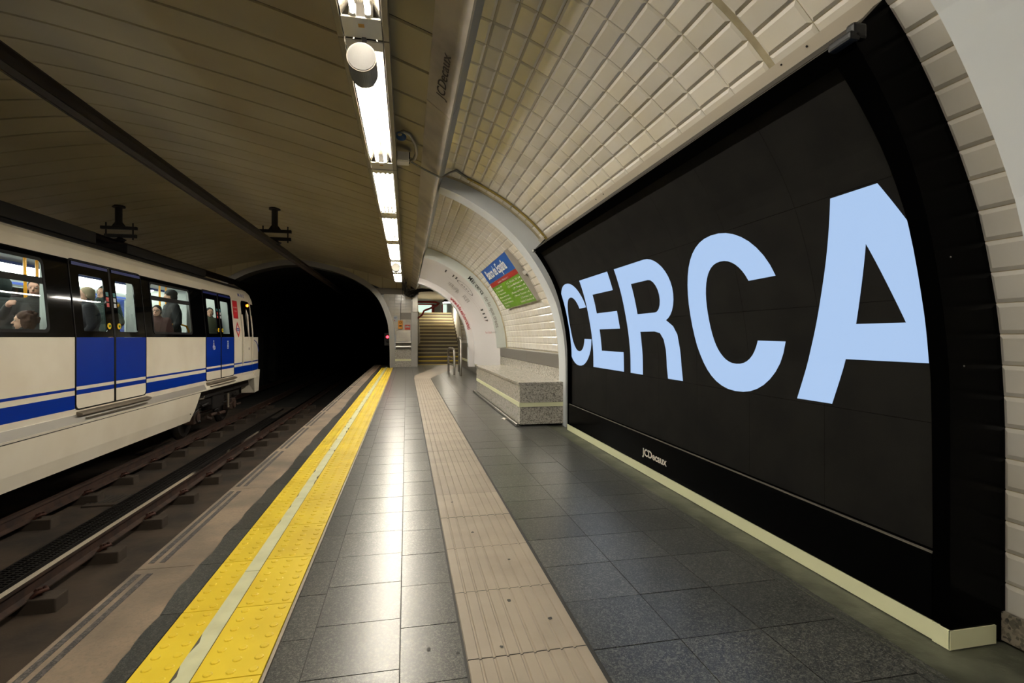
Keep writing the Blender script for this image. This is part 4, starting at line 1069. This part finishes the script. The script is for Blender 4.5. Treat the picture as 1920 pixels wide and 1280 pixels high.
# doors
def door(a, b, marks):
    mid = (a + b) / 2
    for k, (l0, l1) in enumerate(((a, mid - .018), (mid + .018, b))):
        rb_ = (.06, 0, 0, .05) if k == 0 else (0, .06, .05, 0)
        gl = (l0 + .17, l1 - .14) if k == 0 else (l0 + .12, l1 - .22)
        lf = obj('door_leaf', sheet([rrect(l0 + .004, l1, 1.0, 1.935, rs=(0, 0, rb_[2], rb_[3])), rrect(gl[0], gl[1], 1.075, 1.78, .02, 2)], tmap(-.002), .012, (), ZL), 'train_black', tr)
        tp('pane', [rrect(gl[0] - .01, gl[1] + .01, 1.06, 1.79)], 'glass', -.004, 0, lf)
        tp('head_strip', [rrect(l0 + .05, l1 - .01, 1.885, 1.925)], 'train_darkblue', .010, .002, lf)
        tp('white_kick_panel', [rrect(l0 + .004, l1, .135, .304, rs=(rb_[0], rb_[1], 0, 0))], 'train_white', -.002, .012, lf)
        tp('thin_stripe', [rrect(l0 + .004, l1, .305, .361)], 'train_blue', -.002, .012, lf)
        tp('white_stripe', [rrect(l0 + .004, l1, .362, .402)], 'train_white', -.002, .012, lf)
        tp('blue_panel', [rrect(l0 + .004, l1, .403, .998)], 'train_blue', -.002, .012, lf)
        yb = l1 - .10 if k == 0 else l0 + .10
        def disc(y, z, r, m, o, nm):
            return obj(nm, MB().tube([(side_x(z) + o, y, z), (side_x(z) + o + .008, y, z)], r, 14), m, lf)
        if marks != 0:
            disc(yb, 1.15, .042, 'yellowbtn', .010, 'push_button'); disc(yb, 1.15, .017, 'greenbtn', .017, 'button_lamp')
            for j, (m1, zz) in enumerate((('stickerteal', 1.55), ('sticker', 1.48), ('stickerred', 1.405))):
                ys = (l1 - .105, l1 - .045) if k == 0 else (l0 + .03, l0 + .09)
                tp('sticker', [rrect(ys[0], ys[1], zz, zz + .055)], m1 if (j + k) % 2 == 0 else ('stickerteal', 'stickerred', 'sticker')[j], .0105, .001, lf)
        if marks == 2 and k == 0:    # wheelchair pictogram
            cy, cz = (l0 + l1) / 2, .82; q = []
            for i in range(13): an = R(150 + 230 * i / 12); q.append((side_x(.8) + .012, cy + .045 * math.cos(an), cz - .02 + .055 * math.sin(an)))
            mb = MB().tube(q, .007, 6).tube([(side_x(.8) + .012, cy - .012, cz + .07), (side_x(.8) + .012, cy - .008, cz), (side_x(.8) + .012, cy + .04, cz), (side_x(.8) + .012, cy + .06, cz - .07)], .008, 6).ell((side_x(.8) + .012, cy - .012, cz + .10), (.004, .016, .018), 8, 6)
            obj('wheelchair_symbol', mb, 'white', lf)
        if marks == 2 and k == 1:
            cy, cz = (l0 + l1) / 2, .82
            tp('seat_symbol', [rrect(cy - .045, cy + .045, cz - .075, cz + .1), rrect(cy - .035, cy + .035, cz - .06, cz + .08)], 'sticker', .010, .001, lf)
            obj('seat_symbol_figure', MB().ell((side_x(.85) + .012, cy, cz + .045), (.003, .018, .018), 8, 6).box(side_x(.8) + .010, side_x(.8) + .013, cy - .02, cy + .02, cz - .04, cz + .02), 'sticker', lf)
    tp('door_seal', [rrect(mid - .024, mid + .024, .135, 1.93)], 'rubber', .0, .013)
    tp('door_surround', [rrect(a - .014, b + .014, .12, 1.958, .07, 4), rrect(a, b, .134, 1.94, .06, 4)], 'rubber', -.004, .018)
    s = obj('door_sill', MB().extr([(-3.90, .10), (-3.835, .085), (-3.83, .06), (-3.86, .045), (-3.90, .05)], a + .02, b + .05), 'sill', tr)
    obj('sill_step', MB().box(-3.88, -3.835, a + .15, b - .05, .0, .012), 'sill', s)
door(*doors[0], 1); door(*doors[1], 1); door(*doors[2], 2)
# cab side: flag, diamond, number, cab door
fl = tp('red_flag_plate', [rrect(12.97, 13.31, 1.44, 1.86)], 'red', .004, .002)
sm_ = MB()
for i in range(7):
    cy = 13.03 + .075 * (i if i < 4 else i - 4 + .5); cz = 1.70 if i < 4 else 1.615; pts = []
    for k in range(10):
        rr = .026 if k % 2 == 0 else .011; an = math.pi / 2 + k * math.pi / 5; pts.append((cy + rr * math.cos(an), cz + rr * math.sin(an)))
    a_ = sheet([pts], tmap(.0065), 0); sm_.add(a_.v, a_.f)
obj('star', sm_, 'white', fl)
dm = tp('diamond_emblem', [[(13.03, 1.18), (13.2, 1.37), (13.37, 1.18), (13.2, .99)], [(13.095, 1.18), (13.2, 1.065), (13.305, 1.18), (13.2, 1.295)]], 'red', .004, .002)
tp('emblem_field', [[(13.095, 1.18), (13.2, 1.065), (13.305, 1.18), (13.2, 1.295)]], 'white', .004, .001, dm)
tp('emblem_bar', [rrect(13.09, 13.31, 1.145, 1.215)], 'metroblue', .0055, .001, dm)
f0 = tmap(.0075); obj('emblem_lettering', text('METRO', .17, .032, lambda u, w_, n: f0(13.115 + u, 1.162 + w_, n), .02), 'white', dm)
obj('car_number', text('M-3612', .50, .085, lambda u, w_, n: f0(13.45 + u, 1.985 + w_, n - .002), .015), 'metroblue', tr)
cw = tp('cab_window', [rrect(13.58, 14.27, 1.01, 1.90, rs=(0, 0, .12, .12))], 'train_black', .003, .004)
obj('cab_pillar', MB().tube([(-3.965, 13.98, 1.70), (-3.93, 13.99, 1.55), (-3.895, 14.0, 1.0), (-3.885, 14.0, .95)], [.012, .024, .014, .014], 8), 'train_white', cw)
obj('marker_lamp', MB().ell((-3.955, 14.10, 1.80), (.02, .035, .035)), 'orangelight', cw)
tp('cab_door_seam', [rrect(13.50, 13.515, .12, 1.6)], 'rubber', .003, .002); tp('cab_door_seam', [rrect(14.28, 14.292, .12, 1.95)], 'rubber', .003, .002)
tp('door_latch', [rrect(14.0, 14.04, .68, .74)], 'dark', .003, .004)
for yy in (13.47, 14.20): obj('cab_handrail', MB().tube([(-3.89, yy, .38), (-3.86, yy, .40), (-3.86, yy, 1.1), (-3.90, yy + .0, 1.55)], .014, 8), 'train_white', tr)
# cab nose
zs = [-.05, .07, .14, .302, .362, .392, .7, 1.0, 1.25, 1.5, 1.75, 1.95, 2.1, 2.19, 2.30, 2.36]
def nosept(a, z):    # a in 0..1 from the side to the middle
    pl_ = [(0, 14.3), (.03, 14.85), (.12, 15.28), (.42, 15.6), (1.16, 15.75)]
    f = a * (len(pl_) - 1); i = min(int(f), len(pl_) - 2); t = f - i
    dx = pl_[i][0] + (pl_[i + 1][0] - pl_[i][0]) * t; yy = pl_[i][1] + (pl_[i + 1][1] - pl_[i][1]) * t
    sx = side_x(min(z, 2.19)); hw = 5.06 + sx
    if z > 2.19: hw *= 1 - (z - 2.19) * 1.5
    x = -5.06 + hw * (1 - dx / 1.16)
    back = 0 if z < 1.0 else .50 * ((z - 1.0)) ** 1.5 + (max(0, z - 2.0) * 1.2)
    return (x, 14.3 + (yy - 14.3) * max(.05, 1 - back / 1.3), z)
def nose(z0, z1, m, name, a0=0.0, a1=1.0, o=0.0, na=24, par=None, label=None):
    zz = [z0] + [z for z in zs if z0 < z < z1] + [z1]; vs = []
    for sgn in (1, -1):
        g_ = []
        for z in zz:
            for i in range(na + 1):
                a = a0 + (a1 - a0) * i / na; p = nosept(a, z); c = Vector((-5.06, 14.3, z)); d = (Vector(p) - c).normalized() * o
                x = p[0] + d.x; g_.append((x if sgn == 1 else -10.12 - x, p[1] + d.y, z))
        vs.append(g_)
    mb = MB()
    for g_ in vs: mb.add(g_, [(r * (na + 1) + i, r * (na + 1) + i + 1, (r + 1) * (na + 1) + i + 1, (r + 1) * (na + 1) + i) for r in range(len(zz) - 1) for i in range(na)], True)
    return obj(name, mb, m, par or tr, label)
nb_ = nose(-.05, 2.36, 'train_white', 'cab_nose', o=.004)
nose(.139, .302, 'train_blue', 'nose_stripe', o=.007, par=nb_); nose(.362, .392, 'train_blue', 'nose_stripe', o=.007, par=nb_)
nose(1.0, 1.85, 'train_black', 'windscreen', a0=.05, a1=1.0, o=.009, par=nb_)
obj('front_cowl', MB().add([(-3.89, 14.42, .10), (-3.885, 14.95, .12), (-3.95, 15.2, .12), (-3.93, 14.62, -.46), (-3.93, 15.0, -.44), (-3.98, 15.15, -.43), (-3.885, 14.42, -.05),
    (-4.2, 14.42, .10), (-4.3, 15.3, .12), (-4.25, 14.62, -.46), (-4.4, 15.2, -.43)],
    [(0, 6, 3, 4, 1), (1, 4, 5, 2), (2, 5, 10, 8), (3, 9, 10, 5, 4), (0, 7, 9, 3, 6)]), 'train_white', tr)
obj('nose_arc_line', MB().tube([(-3.886, 14.42, .93), (-3.882, 14.60, .88), (-3.885, 14.75, .78), (-3.885, 14.84, .62)], .008, 6), 'train_blue', tr)
# bogie
bg = obj('bogie', MB().box(-4.30, -4.12, 10.9, 14.0, -.45, -.28, .02).box(-4.26, -4.08, 12.1, 12.8, -.55, -.12, .02).box(-5.9, -4.3, 12.2, 12.7, -.6, -.3, .02), 'dark', tr)
for yy in (11.25, 13.45):
    obj('wheel', MB().tube([(-4.40, yy, -.60), (-4.36, yy, -.60), (-4.33, yy, -.60), (-4.30, yy, -.60)], [.43, .43, .39, .36], 28), 'dark', bg)
    obj('axle_box', MB().box(-4.28, -4.08, yy - .14, yy + .14, -.72, -.46, .02).tube([(-4.10, yy, -.6), (-4.05, yy, -.6)], .09, 16), 'railrust', bg)
    obj('coil_spring', MB().tube([(-4.18 + .07 * math.cos(k * .7), yy + .26 + .07 * math.sin(k * .7), -.62 + .006 * k) for k in range(46)], .012, 6), 'dark', bg)
random.seed(17)
for k in range(12):
    yy = 11.0 + 2.9 * k / 12; z = random.uniform(-.72, -.36)
    obj('bogie_fitting', MB().tube([(-4.09, yy, z), (-4.05, yy + random.uniform(.05, .25), z + random.uniform(-.08, .1))], random.uniform(.015, .04), 8), random.choice(['sill', 'railrust', 'dark', 'dark']), bg)
obj('brake_hose', MB().tube([(-4.1, 11.1, -.16), (-4.04, 11.25, -.24), (-4.04, 11.45, -.25), (-4.08, 11.6, -.18)], .018, 8), 'sill', bg)
obj('damper', MB().tube([(-4.05, 12.95, -.62), (-4.05, 12.95, -.30)], .03, 10), 'sill', bg)
obj('marker_tag', MB().box(-4.06, -4.05, 13.25, 13.31, -.24, -.18), 'greenbtn', bg); obj('marker_tag', MB().box(-4.06, -4.05, 13.25, 13.31, -.17, -.12), 'redpipe', bg)
# interior
it = obj('interior_shell', MB().box(-6.17, -6.14, YT0, 13.2, .08, 2.1).box(-6.17, -4.10, YT0, 13.2, 2.06, 2.09).box(-6.17, -4.03, 13.15, 13.2, .08, 2.06).box(-6.17, -4.03, YT0, YT0 + .04, .08, 2.06), 'inner', tr)
obj('interior_floor', MB().box(-6.17, -3.93, YT0, 13.2, .04, .08), 'innergrey', it)
obj('coving', MB().extr([(-4.02, 1.93), (-4.28, 2.06), (-4.02, 2.07)], YT0, 13.2).extr([(-6.15, 1.80), (-5.85, 2.06), (-6.15, 2.07)], YT0, 13.2), 'inner', it)
for x_ in (-4.55,):
    obj('light_strip', MB().box(x_ - .07, x_ + .07, YT0 + .2, 13.0, 2.045, 2.058), 'trainlight', it)
obj('route_strip', MB().box(-5.40, -5.385, YT0, 13.1, 2.02, 2.06).box(-5.97, -5.955, YT0, 13.1, 1.82, 1.86), 'metroblue', it)
obj('light_strip', MB().extr([(-5.60, 2.052), (-5.82, 1.92), (-5.84, 1.95), (-5.62, 2.06)], YT0 + .2, 13.0), 'trainlight', it)
for (a, b) in ((4.9, 6.8), (9.0, 10.9)): obj('far_window', MB().box(-6.14, -6.13, a, b, 1.07, 1.80), 'train_black', it)
for (a, b) in doors: obj('far_door', MB().box(-6.14, -6.12, a, b, .1, 1.95), 'metroblue', it); obj('far_door_window', MB().box(-6.125, -6.11, a + .2, b - .2, 1.05, 1.75), 'train_black', it)
for (a, b) in doors[1:]:
    for yy in (a - .10, b + .10):
        pg = obj('draught_screen', MB().box(-4.2, -3.99, yy - .015, yy + .015, .5, 1.95, .004), 'inner', it)
for (x_, y_) in ((-4.9, 7.86), (-5.0, 8.25), (-4.95, 12.0), (-4.9, 11.6), (-5.0, 5.6)):
    obj('grab_pole', MB().tube([(x_, y_, .08), (x_ + .02, y_, 1.0), (x_, y_, 2.06)], .018, 10), 'pole', it)
obj('grab_pole', MB().tube([(-4.36, 8.85, .9), (-4.36, 8.82, 1.35), (-4.30, 8.87, 1.5)], .016, 8), 'pole', it)
obj('seat_rail', MB().tube([(-4.5, 10.2, 1.22), (-4.3, 10.45, 1.23), (-4.18, 10.75, 1.24), (-4.12, 10.85, 1.21), (-4.10, 10.9, 1.12), (-4.1, 10.92, .5)], .018, 10), 'pole', it)
for (a, b) in ((5.1, 6.98), (9.2, 9.7)):
    st_ = obj('seat_bench', MB().box(-4.45, -4.02, a, b, .42, .52, .02).box(-4.10, -4.0, a, b, .52, .98, .02), 'seat', it)
    obj('seat_leg', MB().box(-4.4, -4.1, a + .05, a + .1, .08, .43).box(-4.4, -4.1, b - .1, b - .05, .08, .43), 'innergrey', st_)
ps = obj('interior_poster', MB().box(-6.139, -6.13, 8.9, 9.5, 1.1, 1.6), 'stickerteal', it)

# ---------------------------------------------------------------- passengers
def cap_(mb, a, b, ra, rb, n=12):
    a = Vector(a); b = Vector(b); d = (b - a).normalized(); pts, rs = [], []
    for k in range(4): th = math.pi / 2 * k / 4; pts.append(a - d * ra * math.cos(th)); rs.append(max(.002, ra * math.sin(th)))
    pts.append(a); rs.append(ra); pts.append(b); rs.append(rb)
    for k in range(1, 5): th = math.pi / 2 * k / 4; pts.append(b + d * rb * math.sin(th)); rs.append(max(.002, rb * math.cos(th)))
    return mb.tube(pts, rs, n)
pm_i = {}
def pmat(rgb_, rough=.75):
    if max(rgb_) < 90: rgb_ = tuple(int(c * .72) for c in rgb_)
    if rgb_ not in pm_i: pm_i[rgb_] = mat('cloth or skin %d %d %d' % rgb_, rgb_, rough)
    return pm_i[rgb_]
def person(x, y, yaw, H, lab, skin=(190, 145, 120), hair=(40, 30, 24), coat=(30, 32, 40), legs=(26, 28, 36), seated=False, hat=None, hood=None, glasses=False, hairlen=.0, grip=None, turn=0.0):
    k = H / 1.7; fz = .08
    t = thing('person', (x, y, fz), lab, 'person', 'passengers in the metro train')
    cy, sy = math.cos(yaw), math.sin(yaw)
    drop = .42 * k if seated else 0
    P = lambda a, b, c: (a * k, b * k, c * k - (drop if c > .6 else 0))
    hipz = .92; J = {}
    for s in (-1, 1):
        J['hip', s] = P(.09 * s, 0, hipz)
        if seated: J['knee', s] = (.10 * s * k, .42 * k, .50 * k); J['ank', s] = (.10 * s * k, .42 * k, .09 * k); J['toe', s] = (.11 * s * k, .60 * k, .04 * k)
        else: J['knee', s] = P(.10 * s, .02, .50); J['ank', s] = P(.10 * s, -.02, .09); J['toe', s] = P(.12 * s, .16, .035)
        J['sho', s] = P(.175 * s, 0, 1.40)
        if grip and s == grip: J['elb', s] = P(.30 * s, .16, 1.22); J['wri', s] = P(.24 * s, .40, 1.33)
        elif seated: J['elb', s] = P(.24 * s, .06, 1.12); J['wri', s] = (.12 * s * k, .30 * k, .60 * k)
        else: J['elb', s] = P(.24 * s, -.03, 1.13); J['wri', s] = P(.22 * s, .12, .92)
    def hand(mb, s):
        wv_ = Vector(J['wri', s]); e = Vector(J['elb', s]); d = (wv_ - e).normalized()
        side = Vector((-s, 0, 0)); side = (side - d * side.dot(d)).normalized(); up = d.cross(side)
        pc = wv_ + d * .05 * k; cap_(mb, wv_, pc + d * .02, .026 * k, .034 * k, 10)
        for f, ln in enumerate((.062, .072, .068, .052)):
            r0 = pc + d * .035 * k + up * (.027 - .018 * f) * k; m1 = r0 + d * ln * .5 * k + side * .018 * k; m2 = m1 + d * ln * .15 * k + side * ln * .5 * k
            cap_(mb, r0, m1, .0092 * k, .0085 * k, 8); cap_(mb, m1, m2, .0085 * k, .007 * k, 8)
        th0 = wv_ + d * .02 * k + up * .028 * k; th1 = th0 + (d * .6 + up * .7).normalized() * .035 * k; cap_(mb, th0, th1, .011 * k, .010 * k, 8); cap_(mb, th1, th1 + (d + side * .6).normalized() * .03 * k, .010 * k, .008 * k, 8)
    body = MB()
    for s in (-1, 1):
        cap_(body, J['hip', s], J['knee', s], .085 * k, .055 * k); cap_(body, J['knee', s], J['ank', s], .052 * k, .035 * k); cap_(body, J['ank', s], J['toe', s], .035 * k, .025 * k)
        cap_(body, J['sho', s], J['elb', s], .05 * k, .038 * k); cap_(body, J['elb', s], J['wri', s], .036 * k, .026 * k); hand(body, s)
    body.ell(P(0, 0, .98), (.16 * k, .11 * k, .14 * k)); body.ell(P(0, 0, 1.25), (.18 * k, .115 * k, .22 * k)); cap_(body, P(-.13, 0, 1.40), P(.13, 0, 1.40), .06 * k, .06 * k)
    cap_(body, P(0, -.005, 1.40), P(0, .01, 1.52), .055 * k, .05 * k)
    hc = Vector(P(0, .015, 1.59)); tc, ts = math.cos(turn), math.sin(turn)
    def Hh(a, b, c): return (hc.x + (a * tc - b * ts) * k, hc.y + (a * ts + b * tc) * k, hc.z + c * k)
    head = MB()
    head.ell((0, -.005, .025), (.074, .092, .088), 20, 14); head.ell((0, .025, -.045), (.056, .062, .062), 16, 10); head.ell((0, .062, -.088), (.024, .022, .020), 10, 8)
    cap_(head, (0, .082, .012), (0, .108, -.026), .009, .014, 8); cap_(head, (-.03, .078, .03), (.03, .078, .03), .012, .012, 8); cap_(head, (-.018, .086, -.058), (.018, .086, -.058), .009, .009, 8)
    for s in (-1, 1): head.ell((.074 * s, -.005, -.005), (.010, .020, .030), 8, 8)
    body.add([Hh(*v) for v in head.v], head.f, True)
    def fin(nm, mb, m, par, vox=None):
        mb.v = [(v[0] * cy - v[1] * sy + x, v[0] * sy + v[1] * cy + y, v[2] + fz) for v in mb.v]
        o = obj(nm, mb, m, par, smooth=True)
        if vox: md = o.modifiers.new('remesh', 'REMESH'); md.mode = 'VOXEL'; md.voxel_size = vox; md.use_smooth_shade = True
        return o
    fin('body', body, pmat(skin, .55), t, .0105)
    for s in (-1, 1):
        e = MB().ell(Hh(.029 * s, .079, .008), (.012 * k, .009 * k, .007 * k), 8, 6); fin('eye', e, 'whitewall', t)
        e = MB().ell(Hh(.029 * s, .0875, .008), (.005 * k, .003 * k, .005 * k), 8, 6); fin('iris', e, 'ink', t)
    fin('mouth', cap_(MB(), Hh(-.02, .092, -.060), Hh(.02, .092, -.060), .004 * k, .004 * k, 6), pmat((140, 70, 66)), t)
    # hair
    if not hood:
        hm = MB(); hh = [((0, -.016, .042), (.084, .094, .086)), ((0, -.05, -.01), (.078, .060, .085 + hairlen * .5))]
        for s in (-1, 1): hh.append(((.066 * s, -.022, .0 - hairlen * .3), (.020, .045, .055 + hairlen * .6)))
        for c, r in hh: hm.ell(Hh(*c), (r[0] * k, r[1] * k, r[2] * k), 14, 10)
        if hairlen > .04:
            for q in range(46):
                a1, a2 = random.uniform(0, 6.283), random.uniform(-.5, 1.2); hm.ell(Hh(.085 * math.cos(a1) * math.cos(a2), -.03 + .085 * math.sin(a1) * math.cos(a2) - .015, .03 + .09 * math.sin(a2)) if math.sin(a1) < .45 or a2 > .7 else Hh(0, -.04, .1), (.02 * k, .02 * k, .02 * k), 8, 6)
        fin('hair', hm, pmat(hair, .9), t, .010 if hairlen > .04 else .013)
    if hat:
        hm = MB().ell(Hh(0, -.012, .055), (.090 * k, .102 * k, .082 * k), 16, 12); cap_(hm, Hh(-.05, .05, .045), Hh(.05, .05, .045), .03 * k, .03 * k); fin('knitted_hat', hm, pmat(hat, .9), t, .013)
    if hood:
        hm = MB().ell(Hh(0, -.03, .02), (.105 * k, .105 * k, .125 * k), 16, 12).ell(Hh(0, -.01, -.10), (.12 * k, .11 * k, .07 * k)); fin('hood', hm, pmat(hood, .9), t, .014)
    if glasses:
        gm_ = MB()
        for s in (-1, 1): gm_.tube([Hh(.029 * s + .022 * math.cos(a), .098, .008 + .017 * math.sin(a)) for a in [6.283 * i / 12 for i in range(13)]], .0025, 6)
        for s in (-1, 1): gm_.tube([Hh(.05 * s, .097, .01), Hh(.078 * s, .0, .01)], .002, 5)
        fin('glasses', gm_, 'ink', t)
    cm = MB()
    for s in (-1, 1): cap_(cm, J['sho', s], J['elb', s], .075 * k, .060 * k); cap_(cm, J['elb', s], J['wri', s], .056 * k, .044 * k)
    cm.ell(P(0, -.005, 1.24), (.215 * k, .155 * k, .26 * k)); cap_(cm, P(-.14, 0, 1.39), P(.14, 0, 1.39), .078 * k, .078 * k); cap_(cm, P(0, 0, 1.40), P(0, .0, 1.475), .088 * k, .075 * k)
    cm.ell(P(0, 0, .98 if not seated else 1.0), (.205 * k, .155 * k, .20 * k))
    fin('coat', cm, pmat(coat, .8), t, .016)
    lm = MB()
    for s in (-1, 1): cap_(lm, J['hip', s], J['knee', s], .105 * k, .075 * k); a_ = Vector(J['ank', s]); cap_(lm, J['knee', s], a_, .070 * k, .055 * k)
    lm.ell(P(0, 0, .94), (.175 * k, .125 * k, .11 * k)); fin('trousers', lm, pmat(legs, .8), t, .018)
    for s in (-1, 1): fin('shoe', cap_(MB(), (J['ank', s][0], J['ank', s][1], .045 * k), J['toe', s], .045 * k, .036 * k), 'ink', t)
    return t
HP = math.pi
person(-4.60, 7.57, R(-150), 1.64, 'short dark haired man in dark grey coat gripping the yellow pole', hair=(50, 32, 24), coat=(48, 46, 46), grip=1, skin=(190, 142, 120), turn=R(-14))
person(-4.20, 6.76, R(110), 1.60, 'seated person with curly reddish brown hair seen from behind through the first window', hair=(86, 48, 30), coat=(24, 28, 32), seated=True, hairlen=.05)
person(-5.00, 7.60, R(90), 1.66, 'person in a dark green hood at the left edge of the first window', hood=(28, 44, 42), coat=(26, 40, 40))
person(-5.40, 8.45, R(100), 1.50, 'short person with dark purplish hair behind the first window', hair=(44, 24, 30), coat=(34, 26, 32), hairlen=.06)
person(-4.42, 8.31, R(124), 1.62, 'woman with light grey hair and navy coat behind the first door', hair=(150, 136, 112), coat=(22, 26, 44), skin=(205, 160, 138), hairlen=.0)
person(-4.98, 9.82, R(170), 1.76, 'tall person in a dark green hooded coat behind the grey haired woman', hood=(34, 62, 56), coat=(30, 56, 50))
person(-4.27, 10.02, R(-172), 1.47, 'person with glasses and a brown red jacket behind the third window', glasses=True, coat=(84, 38, 32), hair=(40, 28, 24), skin=(200, 154, 132))
person(-4.36, 10.80, R(130), 1.80, 'tall person in a dark knitted hat and bulky black jacket behind the third window', hat=(34, 34, 38), coat=(24, 26, 30), hair=(30, 28, 26))
person(-4.36, 12.72, R(-150), 1.58, 'person in an olive coat with fur collar behind the last door', coat=(70, 70, 44), hair=(30, 28, 28), hairlen=.02)
